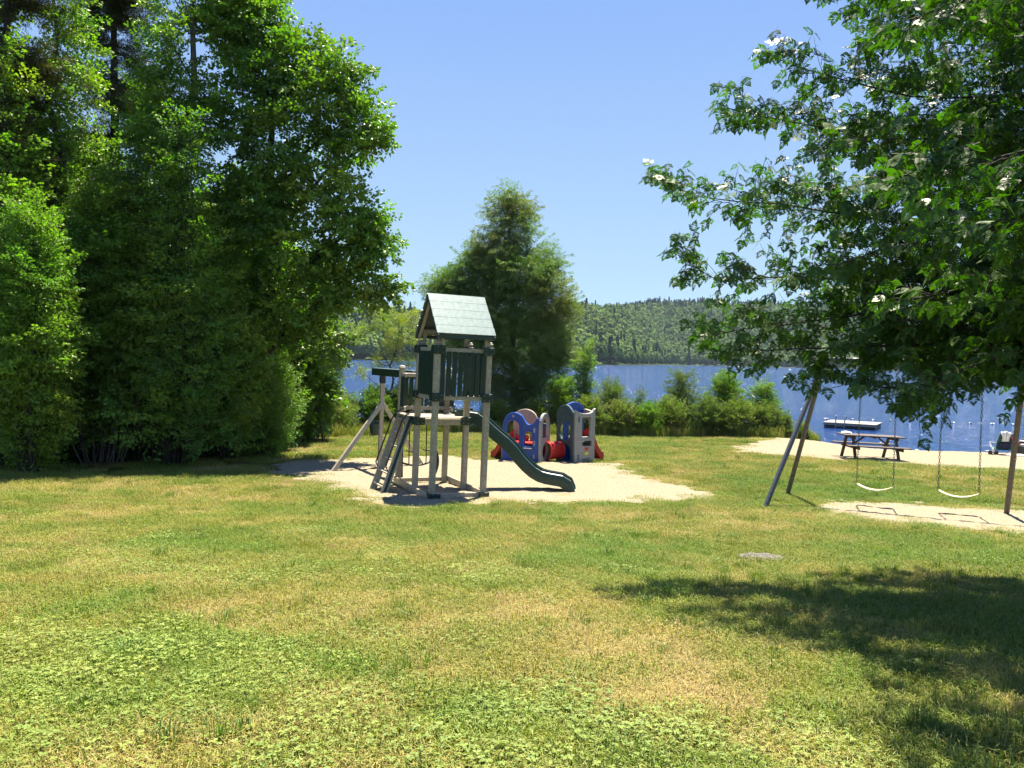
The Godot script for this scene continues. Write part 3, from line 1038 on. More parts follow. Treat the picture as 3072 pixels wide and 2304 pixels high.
func shore() -> void:
	# willow in the middle, behind the tower
	var W := [[Vector3(-0.35, 9.0, -36.8), 0.55], [Vector3(-0.6, 8.3, -36.8), 0.7], [Vector3(0.15, 8.5, -36.9), 0.6], [Vector3(-0.1, 7.5, -36.6), 0.95], [Vector3(-0.8, 6.4, -36.4), 1.1], [Vector3(0.7, 6.6, -36.5), 1.0], [Vector3(1.3, 5.6, -36.6), 0.9], [Vector3(0.2, 5.4, -36.0), 1.3], [Vector3(-1.4, 5.2, -36.4), 1.1], [Vector3(-2.4, 4.9, -36.8), 0.9], [Vector3(-3.2, 4.9, -37.0), 0.85], [Vector3(-2.6, 3.9, -36.6), 0.9], [Vector3(1.5, 4.4, -36.2), 1.1], [Vector3(2.0, 3.5, -36.6), 0.9], [Vector3(0.4, 4.0, -35.9), 1.3], [Vector3(-1.1, 3.6, -36.0), 1.3], [Vector3(1.4, 2.6, -36.2), 1.0], [Vector3(0.0, 2.4, -36.0), 1.3], [Vector3(-1.6, 2.3, -36.4), 1.1], [Vector3(2.0, 1.9, -36.7), 0.7], [Vector3(0.9, 1.2, -36.2), 0.9], [Vector3(-0.8, 1.1, -36.3), 1.0], [Vector3(1.7, 0.5, -36.6), 0.6], [Vector3(-3.6, 4.9, -37.0), 0.45], [Vector3(2.35, 4.3, -36.7), 0.5], [Vector3(1.75, 6.2, -36.8), 0.5], [Vector3(0.3, 0.3, -36.4), 0.8], [Vector3(1.2, -0.2, -36.8), 0.6], [Vector3(-2.1, 5.8, -36.7), 0.7], [Vector3(-1.4, 6.6, -36.8), 0.55], [Vector3(-1.8, 1.0, -36.4), 0.8], [Vector3(1.8, 1.2, -36.5), 0.75], [Vector3(0.0, -0.6, -36.2), 0.8], [Vector3(-1.1, 0.0, -36.2), 0.8], [Vector3(-2.4, 2.9, -36.6), 0.8]]
	tree("shore_tree", "grey green broad tree rising at the water's edge behind the play tower", 0.3, -37.0, 10.2, 0.24, rel(W, 0.3, -37.0), willow_shoots, M.soft_leaf, 12.5, 0.85, [Color(0.175, 0.260, 0.085), Color(0.150, 0.230, 0.072), Color(0.195, 0.270, 0.090), Color(0.22, 0.235, 0.09)], M.bark, Vector3(-0.6, 0, 0.1))
	# airy yellow green tree in front of the lake
	var Y := [[Vector3(-6.9, 2.55, -34.6), 0.45], [Vector3(-6.4, 2.75, -34.6), 0.35], [Vector3(-5.6, 3.2, -34.8), 0.6], [Vector3(-5.1, 2.8, -34.6), 0.6], [Vector3(-4.7, 3.4, -34.8), 0.55], [Vector3(-5.9, 3.75, -34.9), 0.45], [Vector3(-5.3, 2.2, -34.5), 0.5], [Vector3(-5.9, 1.35, -34.4), 0.40], [Vector3(-5.2, 1.4, -34.4), 0.40], [Vector3(-4.6, 1.3, -34.5), 0.4], [Vector3(-6.6, 0.9, -34.6), 0.3], [Vector3(-4.2, 2.4, -34.7), 0.5]]
	tree("slender_tree", "slender airy tree with yellow green leaves in front of the lake", -5.9, -34.6, 4.6, 0.075, rel(Y, -5.9, -34.6), fine_shoots, M.soft_leaf, 14.0, 0.6, [Color(0.36, 0.38, 0.045), Color(0.27, 0.34, 0.045), Color(0.40, 0.38, 0.05)], M.bark, Vector3(0.9, 0, 0.0))
	var g := "shrubs and saplings along the shore"
	var grey := [Color(0.150, 0.204, 0.057), Color(0.132, 0.182, 0.048)]
	var olive := [Color(0.185, 0.235, 0.060), Color(0.160, 0.225, 0.055), Color(0.205, 0.210, 0.070)]
	var fresh := [Color(0.140, 0.253, 0.040), Color(0.167, 0.276, 0.046)]
	# label, x, z, height, width, lobes, tones, shoots
	var list := [
		["sapling", "tall thin sapling to the right of the grey green shore tree", 3.15, -34.6, 3.8, 0.42, 14, fresh, "tall", birch_shoots],
		["shore_shrub", "leafy light shrub between the shore tree and the thin sapling", 2.15, -34.0, 2.2, 0.75, 10, fresh, "round", birch_shoots],
		["shore_shrub", "rounded grey green shrub right of the thin sapling", 4.35, -34.4, 2.2, 0.72, 12, grey, "round", fine_shoots],
		["shore_shrub", "small dark pointed shrub between the rounded one and the feathery shrub", 5.6, -34.3, 1.9, 0.45, 9, [Color(0.110, 0.170, 0.044)], "cone", fine_shoots],
		["shore_shrub", "upright feathery shrub, tallest of the shore hedge", 7.4, -34.3, 2.7, 0.55, 14, grey, "tall", willow_shoots],
		["sapling", "bushy sapling above the shore hedge", 9.25, -34.2, 2.6, 0.72, 13, fresh, "tall", birch_shoots],
		["sapling", "loose sapling at the right end of the hedge", 10.9, -34.0, 2.2, 0.62, 10, fresh, "tall", birch_shoots],
		["shore_shrub", "olive shrub just behind the climber", 3.3, -33.2, 1.45, 0.85, 11, olive, "round", bush_shoots],
		["shore_shrub", "low olive shrub beside the climber's right tower", 4.7, -33.0, 1.35, 0.8, 11, olive, "round", bush_shoots],
		["shore_shrub", "round olive shrub with light top below the small dark pointed shrub", 5.8, -32.9, 1.2, 0.7, 10, fresh, "round", bush_shoots],
		["shore_shrub", "dense thicket left of the feathery shrub", 6.7, -33.2, 1.45, 0.85, 12, olive, "round", bush_shoots],
		["shore_shrub", "dense thicket right of the feathery shrub", 8.2, -33.1, 1.5, 0.85, 12, grey, "round", bush_shoots],
		["shore_shrub", "brownish thicket under the bushy sapling", 9.5, -33.0, 1.45, 0.9, 12, olive, "round", bush_shoots],
		["shore_shrub", "thicket under the loose sapling", 10.7, -33.2, 1.3, 0.8, 11, grey, "round", bush_shoots],
		["shore_shrub", "tapering reedy clump where the hedge meets the beach", 11.6, -33.4, 0.95, 0.6, 9, olive, "cone", bush_shoots],
		["shore_shrub", "last low reedy clump beside the beach sand", 12.3, -33.2, 0.6, 0.45, 7, olive, "cone", bush_shoots],
		["shore_shrub", "low shrub behind the slide under the shore tree", 1.1, -33.8, 1.2, 0.8, 10, olive, "round", bush_shoots],
		["shore_shrub", "low brownish shrub behind the tower's legs", -0.6, -34.0, 1.1, 0.8, 9, olive, "round", bush_shoots],
		["shore_shrub", "bright round shrub behind the swing beam's frame", -5.75, -33.2, 1.6, 0.7, 11, fresh, "round", birch_shoots],
		["shore_shrub", "dark shrub between the frame and the play tower", -4.6, -33.8, 1.7, 0.7, 11, [Color(0.110, 0.180, 0.040)], "round", birch_shoots],
		["shore_shrub", "pale shrub near the bank left of the airy tree", -7.1, -32.6, 1.4, 0.8, 10, olive, "round", bush_shoots],
		["shore_shrub", "sprawling shrub with brownish shoots on the bank by the lean stake", -6.9, -30.2, 1.2, 0.9, 10, olive, "round", bush_shoots],
		["shore_shrub", "small shrub between the airy tree and the tower", -3.1, -34.0, 1.1, 0.8, 9, olive, "round", bush_shoots],
	]
	for q in list:
		var P := auto_lobes(0.10 if q[8] != "tall" else 0.25, q[4], q[5] * (1.25 if q[8] == "round" else 1.1), q[6] + 4, q[8], 0.42)
		bush(q[0], q[1], q[2], q[3], P, q[9], 11.0, 0.66, q[7], "shrub" if not q[0].ends_with("sapling") else "sapling", g, 0.9)
	# tall grass along the foot of the hedge and on the bank
	var b := MB.new()
	for k in 60:
		var a := rnd(0, TAU)
		var p := Vector3(cos(a), 0, sin(a)) * sqrt(rng.randf()) * 0.22
		blade(b, p, rnd(0.25, 0.6), 0.008, rnd(0.1, 0.45), rnd(0, TAU))
	var xs := []
	var cs := []
	for k in 900:
		var px := rnd(-8.5, 13.2)
		var pz := -32.4 - absf(rng.randfn()) * 0.8 + (0.9 * sin(px * 1.3) * 0.3)
		if px < -4.0:
			pz = rnd(-33.5, -27.5) + (px + 8.5) * -0.5
		if px > 11.0:
			pz -= 0.6
		var s := rnd(0.5, 1.15)
		xs.append(Transform3D(Basis(Vector3.UP, rnd(0, TAU)).scaled(Vector3(s, s, s)), Vector3(px, land(px, pz) - 0.03, pz)))
		cs.append(Color(0.193, 0.260, 0.051).lerp(Color(0.386, 0.325, 0.114), rng.randf() * 0.7) * rnd(0.75, 1.2))
	var u := copies(numbered("tall_grass"), b.mesh(), M.blade, xs, cs, self)
	u.set_meta("kind", "stuff")
	u.set_meta("label", "uncut tall grass along the foot of the shore hedge")
	u.set_meta("category", "grass")


func blade(b: MB, p: Vector3, h: float, w: float, lean: float, a: float) -> void:
	var d := Vector3(cos(a), 0, sin(a))
	var s := Vector3(-d.z, 0, d.x) * w
	var tone := rnd(0.6, 1.4)
	var col := Color(tone * rnd(0.85, 1.2), tone, tone * rnd(0.8, 1.2))
	var m := p + Vector3(0, h * 0.62, 0) + d * h * lean * 0.4
	var t := p + Vector3(0, h * (1.0 - lean * 0.35), 0) + d * h * lean
	b.tri(p - s, m - s * 0.75, p + s, col)
	b.tri(p + s, m - s * 0.75, m + s * 0.75, col)
	b.tri(m - s * 0.75, t, m + s * 0.75, col)


# ---- the lawn's own plants ----
func lawn() -> void:
	var fine_m := []
	var straw_m := []
	var tuft_m := []
	var clover_m := []
	for i in 4:
		var b := MB.new()
		for k in 260:
			var a := rnd(0, TAU)
			blade(b, Vector3(cos(a), 0, sin(a)) * sqrt(rng.randf()) * 0.24, rnd(0.022, 0.080), rnd(0.0014, 0.0032), rnd(0.2, 1.4), rnd(0, TAU))
		fine_m.append(b.mesh())
		b = MB.new()
		for k in 230:
			var a := rnd(0, TAU)
			blade(b, Vector3(cos(a), 0, sin(a)) * sqrt(rng.randf()) * 0.24, rnd(0.015, 0.055), rnd(0.001, 0.0022), rnd(0.5, 2.2), rnd(0, TAU))
		straw_m.append(b.mesh())
		b = MB.new()
		for k in 70:
			var a := rnd(0, TAU)
			blade(b, Vector3(cos(a), 0, sin(a)) * rng.randf() * 0.09, rnd(0.04, 0.12), rnd(0.0014, 0.0028), rnd(0.1, 0.7), a + rnd(-0.8, 0.8))
		tuft_m.append(b.mesh())
		b = MB.new()
		for k in 55:
			var a := rnd(0, TAU)
			var p := Vector3(cos(a), 0, sin(a)) * sqrt(rng.randf()) * 0.2 + Vector3(0, rnd(0.015, 0.05), 0)
			var a0 := rnd(0, TAU)
			var s := rnd(0.009, 0.022)
			for j in 3:
				var d := Vector3(cos(a0 + j * 2.09), rnd(-0.25, 0.25), sin(a0 + j * 2.09)).normalized()
				leaf2(b, p, d, (Vector3.UP + rdir() * 0.25).normalized(), s, 0.42)
		clover_m.append(b.mesh())
	var bins := {}
	for k in ["fine", "straw", "tuft", "clover"]:
		bins[k] = [[[], [], [], []], [[], [], [], []]]
	var d := 2.3
	while d < 33.0:
		var per := lerpf(48.0, 8.0, step(4.0, 18.0, d))
		var half := d * 0.72 + 1.6
		var cnt := int(per * 0.25 * half * 2.0)
		for i in cnt:
			var x := rnd(-half, half)
			var z := -d - rng.randf() * 0.25
			if x < -6.6 and -z > 16.2 + (x + 13.5) * 0.78:
				continue
			var e := sand_edge(x, z)
			if e < 0.0 and rng.randf() > 0.45 * exp(e * 2.4):
				continue
			if land(x, z) < LAKE + 0.12:
				continue
			var dry := dryness(x, z)
			var kind := "fine"
			var cl := spots(clover_spots, x, z) + 0.35 * fine.get_noise_2d(x * 14.0, z * 14.0) - 0.05
			if rng.randf() < clampf(cl, 0.0, 0.45 if d < 5.2 else 0.25) and d < 16.0:
				kind = "clover"
			elif rng.randf() < smoothstep(0.35, 1.0, dry):
				kind = "straw"
			elif rng.randf() < 0.05 + (0.07 if x > 1.0 and d < 12.0 else 0.0):
				kind = "tuft"
			var s := rnd(0.8, 1.2) * (1.0 + 0.5 * step(8.0, 22.0, d))
			var sy := s * rnd(0.75, 1.15) * (0.7 if e < 0.25 else 1.0)
			var col := lawn_color(clampf(dry + rnd(-0.22, 0.22), 0, 1)) * rnd(0.85, 1.2)
			if kind == "clover":
				col = Color(0.150, 0.235, 0.045).lerp(Color(0.24, 0.29, 0.055), rng.randf()) * rnd(0.85, 1.15)
			elif kind == "straw":
				col = lawn_color(clampf(0.55 + 0.45 * dry + rnd(-0.15, 0.15), 0, 1)) * rnd(0.9, 1.25)
			elif kind == "tuft":
				col = Color(0.115, 0.200, 0.034) * rnd(0.8, 1.2)
			var v := rng.randi() % 4
			if kind == "clover" or kind == "tuft":
				bins["fine"][0][v].append(Transform3D(Basis(Vector3.UP, rnd(0, TAU)).scaled(Vector3(s, sy * 0.8, s)), Vector3(x, land(x, z) - 0.004, z)))
				bins["fine"][1][v].append(lawn_color(dry) * rnd(0.85, 1.15))
			bins[kind][0][v].append(Transform3D(Basis(Vector3.UP, rnd(0, TAU)).scaled(Vector3(s, sy, s)), Vector3(x, land(x, z) - 0.004, z)))
			bins[kind][1][v].append(col)
		d += 0.25
	var meshes := {"fine": fine_m, "straw": straw_m, "tuft": tuft_m, "clover": clover_m}
	var root := Node3D.new()
	root.name = "grass"
	root.set_meta("kind", "stuff")
	root.set_meta("label", "short lawn grass, dry straw patches and clover over the slope")
	root.set_meta("category", "grass")
	add_child(root)
	for k in meshes:
		for v in 4:
			copies({"fine": "green_blades", "straw": "dry_blades", "tuft": "grass_tufts", "clover": "clover_leaves"}[k], meshes[k][v], M.blade, bins[k][0][v], bins[k][1][v], root).set_meta("kind", "stuff")


# ---- the maple whose boughs hang into the picture on the right ----
func maple_leaf(curl: float, fold: float) -> Mesh:
	# half outline of a three-lobed leaf: x sideways, y from the stalk to the tip
	var half := [Vector2(0.0, 0.04), Vector2(0.14, 0.0), Vector2(0.30, 0.08), Vector2(0.40, 0.26), Vector2(0.52, 0.50), Vector2(0.36, 0.50), Vector2(0.25, 0.55), Vector2(0.22, 0.74), Vector2(0.11, 0.84), Vector2(0.0, 1.02)]
	var b := MB.new()
	var put := func(q: Vector2, s: float) -> Vector3:
		return Vector3(s * q.x, fold * absf(q.x) - curl * q.y * q.y - 0.35 * q.x * q.x, -q.y)
	for s in [-1.0, 1.0]:
		for i in half.size() - 1:
			var p: Vector3 = put.call(half[i], s)
			var q: Vector3 = put.call(half[i + 1], s)
			var c: Vector3 = put.call(Vector2(0.0, clampf(half[i].y * 0.5 + 0.2, 0.06, 0.7)), s)
			b.tri(c, p, q)
	b.tube([Vector3(0, 0.0, -0.06), Vector3(0, 0.06, 0.35)], [0.012, 0.010], 3, Color(1.6, 0.6, 0.5), false)
	return b.mesh()


func right_maple() -> void:
	var base := Vector3(7.1, land(7.1, -7.0), -7.0)
	var t := thing("maple_tree", "near maple hanging its leafy boughs into the picture on the right", "tree", Transform3D(Basis(), base))
	var tr := [Vector3(7.1, base.y - 0.3, -7.0), Vector3(7.1, 0.8, -7.0), Vector3(7.05, 2.1, -6.95), Vector3(6.95, 3.8, -7.0), Vector3(6.88, 5.8, -6.9), Vector3(6.8, 8.2, -7.0)]
	var b := MB.new()
	var w := func(a: Array) -> Array:
		return a.map(func(p: Vector3) -> Vector3: return p - base)
	b.tube(w.call(tr), [0.26, 0.22, 0.20, 0.17, 0.12, 0.03], 10)
	part("trunk", b, M.bark, t)
	var limbs := [
		[Vector3(7.00, 2.60, -7.00), Vector3(5.50, 2.98, -7.25), Vector3(4.00, 3.04, -7.50), Vector3(2.75, 3.16, -7.88), Vector3(1.94, 3.29, -8.12), Vector3(1.52, 3.45, -8.19)],
		[Vector3(7.00, 2.10, -7.00), Vector3(5.50, 2.35, -7.25), Vector3(4.00, 2.41, -7.50), Vector3(2.88, 2.47, -7.88), Vector3(2.12, 2.57, -8.12), Vector3(1.70, 2.69, -8.12)],
		[Vector3(7.00, 1.85, -7.00), Vector3(5.38, 2.04, -7.25), Vector3(3.75, 2.10, -7.50), Vector3(2.62, 2.04, -7.88), Vector3(2.03, 1.88, -8.12)],
		[Vector3(7.00, 1.72, -7.00), Vector3(5.38, 1.86, -7.00), Vector3(4.00, 1.83, -7.25), Vector3(3.12, 1.77, -7.50), Vector3(2.31, 1.73, -7.88)],
		[Vector3(7.00, 1.66, -7.00), Vector3(5.25, 1.79, -6.62), Vector3(4.00, 1.67, -6.62), Vector3(3.31, 1.52, -6.88), Vector3(2.88, 1.54, -7.38)],
		[Vector3(7.00, 3.22, -7.00), Vector3(5.25, 3.60, -7.25), Vector3(3.75, 3.72, -7.50), Vector3(2.62, 3.88, -7.62), Vector3(2.03, 4.04, -7.62)],
		[Vector3(7.00, 3.60, -7.00), Vector3(5.25, 4.10, -7.25), Vector3(3.88, 4.22, -7.50), Vector3(2.94, 4.35, -7.50), Vector3(2.38, 4.50, -7.50)],
		[Vector3(6.94, 4.10, -7.00), Vector3(5.38, 4.72, -7.25), Vector3(4.00, 4.97, -7.50), Vector3(3.12, 5.10, -7.62), Vector3(2.75, 5.41, -7.62)],
		[Vector3(7.00, 1.97, -6.88), Vector3(5.50, 1.97, -5.88), Vector3(4.38, 1.79, -5.62), Vector3(3.62, 1.61, -5.88), Vector3(3.25, 1.42, -6.12)],
		[Vector3(7.00, 2.35, -6.88), Vector3(5.50, 2.60, -5.75), Vector3(4.25, 2.66, -5.75), Vector3(3.38, 2.60, -6.12), Vector3(2.75, 2.47, -6.75)],
		[Vector3(7.00, 2.85, -6.88), Vector3(5.50, 3.22, -5.62), Vector3(4.25, 3.35, -5.62), Vector3(3.38, 3.41, -6.00), Vector3(2.62, 3.48, -6.62)],
		[Vector3(6.94, 3.35, -6.88), Vector3(5.50, 3.98, -5.75), Vector3(4.25, 4.10, -5.88), Vector3(3.50, 4.29, -6.25), Vector3(3.00, 4.35, -6.75)],
		[Vector3(7.00, 2.47, -7.00), Vector3(5.75, 2.47, -6.50), Vector3(4.75, 2.10, -6.25), Vector3(4.00, 1.97, -6.38), Vector3(3.25, 2.04, -7.00)],
		[Vector3(7.00, 2.10, -6.75), Vector3(5.75, 2.10, -5.25), Vector3(4.62, 1.97, -4.88), Vector3(3.75, 1.85, -4.88)],
		[Vector3(7.00, 2.85, -6.75), Vector3(5.75, 3.10, -5.00), Vector3(4.50, 2.85, -4.62), Vector3(3.62, 2.85, -4.88)],
		[Vector3(6.88, 4.85, -6.88), Vector3(5.50, 5.72, -6.75), Vector3(4.25, 6.10, -7.00), Vector3(3.38, 6.22, -7.25)],
		[Vector3(6.88, 5.35, -6.88), Vector3(5.75, 6.35, -6.12), Vector3(4.62, 6.72, -6.00), Vector3(3.75, 6.60, -6.25)],
		[Vector3(6.88, 4.60, -7.00), Vector3(5.75, 5.22, -7.75), Vector3(4.62, 5.47, -8.38), Vector3(3.62, 5.60, -8.50)],
		[Vector3(7.00, 3.10, -7.00), Vector3(5.88, 3.60, -8.00), Vector3(4.75, 3.72, -8.62), Vector3(3.62, 3.60, -8.88), Vector3(2.88, 3.48, -8.75)],
		[Vector3(7.00, 2.35, -7.12), Vector3(5.88, 2.60, -8.12), Vector3(4.62, 2.60, -8.75), Vector3(3.62, 2.47, -8.88)],
		[Vector3(7.00, 1.85, -7.12), Vector3(6.00, 1.97, -8.12), Vector3(4.88, 1.86, -8.62), Vector3(3.88, 1.79, -8.62)],
		[Vector3(7.00, 3.85, -7.00), Vector3(6.25, 4.47, -5.50), Vector3(5.25, 4.85, -4.88), Vector3(4.25, 4.72, -4.88)],
		[Vector3(7.12, 2.60, -7.00), Vector3(6.75, 2.85, -5.50), Vector3(6.12, 2.73, -4.50), Vector3(5.25, 2.60, -4.00)],
		[Vector3(7.00, 5.35, -7.00), Vector3(6.12, 6.60, -7.75), Vector3(5.25, 7.35, -8.00), Vector3(4.38, 7.47, -7.88)],
		[Vector3(6.88, 5.10, -7.00), Vector3(6.12, 5.85, -8.00), Vector3(5.25, 6.22, -8.75), Vector3(4.25, 6.22, -9.12)],  # next high limbs, mostly out of view, placed to shade the lawn
		[Vector3(6.88, 4.35, -7.00), Vector3(6.12, 4.97, -8.25), Vector3(5.38, 5.10, -9.12), Vector3(4.50, 4.97, -9.62)],
		[Vector3(7.00, 3.35, -7.12), Vector3(6.38, 3.98, -8.50), Vector3(5.62, 4.10, -9.38), Vector3(4.75, 3.98, -9.88)],
		[Vector3(6.88, 6.10, -6.88), Vector3(6.12, 7.10, -6.88), Vector3(5.25, 7.60, -7.00), Vector3(4.38, 7.72, -7.25)],
		[Vector3(6.88, 5.35, -6.75), Vector3(6.25, 6.10, -5.75), Vector3(5.50, 6.35, -5.25), Vector3(4.62, 6.22, -5.25)],
		[Vector3(6.88, 5.85, -7.00), Vector3(6.50, 6.85, -8.00), Vector3(6.00, 7.35, -8.75), Vector3(5.25, 7.47, -9.25)],
		[Vector3(7.00, 3.00, -6.90), Vector3(5.20, 3.20, -5.40), Vector3(4.00, 3.00, -4.90), Vector3(3.10, 2.90, -4.90), Vector3(2.40, 2.75, -5.00)],
		[Vector3(6.95, 3.50, -6.90), Vector3(5.00, 4.00, -5.20), Vector3(3.90, 4.10, -4.70), Vector3(3.20, 4.00, -4.80), Vector3(2.50, 3.80, -5.00)],
		[Vector3(7.05, 2.50, -6.90), Vector3(5.20, 2.50, -5.50), Vector3(4.10, 2.30, -5.20), Vector3(3.40, 2.15, -5.10), Vector3(2.60, 2.05, -5.10)],
		[Vector3(6.90, 4.20, -6.90), Vector3(5.20, 5.00, -5.30), Vector3(4.20, 5.30, -4.90), Vector3(3.40, 5.30, -5.00), Vector3(2.60, 5.10, -5.00)],
		[Vector3(7.00, 2.80, -6.90), Vector3(5.40, 2.70, -5.00), Vector3(4.40, 2.60, -4.60), Vector3(3.40, 2.50, -4.50), Vector3(2.50, 2.40, -4.60)],
	]
	var leaves := []
	var tw := MB.new()
	for li in limbs.size():
		var pts: Array = limbs[li]
		var curve := Curve3D.new()
		for i in pts.size():
			var tan: Vector3 = (pts[mini(i + 1, pts.size() - 1)] - pts[maxi(i - 1, 0)]) * 0.16
			curve.add_point(pts[i] + (rdir() * 0.11 if i > 0 and i < pts.size() - 1 else Vector3.ZERO), -tan, tan)
		var L := curve.get_baked_length()
		var line := []
		var rr := []
		var steps := 14
		for i in steps + 1:
			line.append(curve.sample_baked(L * i / steps) - base + rdir() * 0.012)
			rr.append(lerpf(0.032, 0.004, pow(float(i) / steps, 0.7)))
		var lb := MB.new()
		lb.tube(line, rr, 6)
		part("branch", lb, M.bark, t)
		var s := L * 0.24
		while s < L:
			var p := curve.sample_baked(s)
			var ahead := (curve.sample_baked(minf(s + 0.05, L)) - curve.sample_baked(maxf(s - 0.05, 0.0))).normalized()
			var frac := s / L
			for k in (3 if frac < 0.75 else 2):
				var side := (ahead.cross(Vector3.UP).normalized() * rnd(-1, 1) + Vector3.UP * rnd(-0.45, 0.55)).normalized()
				var dir := (ahead * rnd(0.5, 1.1) + side).normalized()
				twig(leaves, tw, p, dir, lerpf(0.85, 0.26, frac) * rnd(0.5, 1.15), base, 1)
			s += 0.085
		twig(leaves, tw, pts[pts.size() - 1], (pts[pts.size() - 1] - pts[pts.size() - 2]).normalized(), 0.15, base, 0)
	part("twigs", tw, M.bark, t)
	# nearest leaves in view first
	var cam_inv := (get_node("camera") as Camera3D).transform.affine_inverse()
	for q in leaves:
		var c: Vector3 = cam_inv * (q[0].origin)
		var inside: bool = c.z < 0.0 and absf(c.x) < -c.z * 0.64 and absf(c.y) < -c.z * 0.48
		q.append((-c.z if inside else 100.0 - c.z))
	leaves.sort_custom(func(p: Array, q: Array) -> bool: return p[2] < q[2])
	var shapes := []
	for i in 5:
		shapes.append(maple_leaf(rnd(-0.1, 0.35), rnd(-0.2, 0.25)))
	var tones := []
	for k in 8:
		var m := leafy("maple_leaf_tone", 0.45, 0.38, Color(0.70, 0.95, 0.22))
		m.albedo_color = lin(0.050 + 0.006 * k, 0.098 + 0.010 * k, 0.018 + 0.002 * k)
		tones.append(m)
	var xs := [[], [], [], [], []]
	var cs := [[], [], [], [], []]
	for i in leaves.size():
		var xf: Transform3D = leaves[i][0]
		xf.origin -= base
		if i < 300:
			piece("leaf", shapes[i % 5], tones[rng.randi() % 8], t, xf)
		else:
			xs[i % 5].append(xf)
			var k := rng.randi() % 8
			cs[i % 5].append(Color(0.050 + 0.006 * k, 0.098 + 0.010 * k, 0.018 + 0.002 * k))
	for i in 5:
		copies("crown", shapes[i], M.maple_leaf, xs[i], cs[i], t).set_meta("kind", "stuff")


func twig(leaves: Array, tw: MB, p: Vector3, dir: Vector3, length: float, base: Vector3, depth: int) -> void:
	var q := p
	var d := dir
	var n := maxi(2, int(length / 0.092))
	var line := [p - base]
	var rad := [0.0045]
	for i in n:
		d = (d + rdir() * 0.16 + Vector3(0, 0.03, 0)).normalized()
		q += d * length / n
		line.append(q - base)
		rad.append(lerpf(0.004, 0.0015, float(i + 1) / n))
		if i == 0 and n > 2:
			continue
		for s in [-1.0, 1.0]:
			if rng.randf() < 0.14:
				continue
			var out: Vector3 = (d.cross(Vector3.UP).normalized() * s + d * 0.5 + rdir() * 0.45).normalized()
			hang(leaves, q, out)
		if depth > 0 and rng.randf() < 0.30:
			twig(leaves, tw, q, (d + rdir() * 0.9).normalized(), length * rnd(0.35, 0.6), base, depth - 1)
	hang(leaves, q, d)
	tw.tube(line, rad, 4, WHITE, false)


func hang(leaves: Array, p: Vector3, out: Vector3) -> void:
	var tip := (out * 0.7 + Vector3(0, -rnd(0.2, 1.6), 0) + rdir() * 0.3).normalized()
	var up := (Vector3.UP * 0.6 + out * 0.5 + rdir() * 0.8).normalized()
	var x := tip.cross(up).normalized()
	var y := x.cross(tip)
	var s := rnd(0.080, 0.145)
	leaves.append([Transform3D(Basis(x * s, y * s, -tip * s), p + out * 0.03), 0])


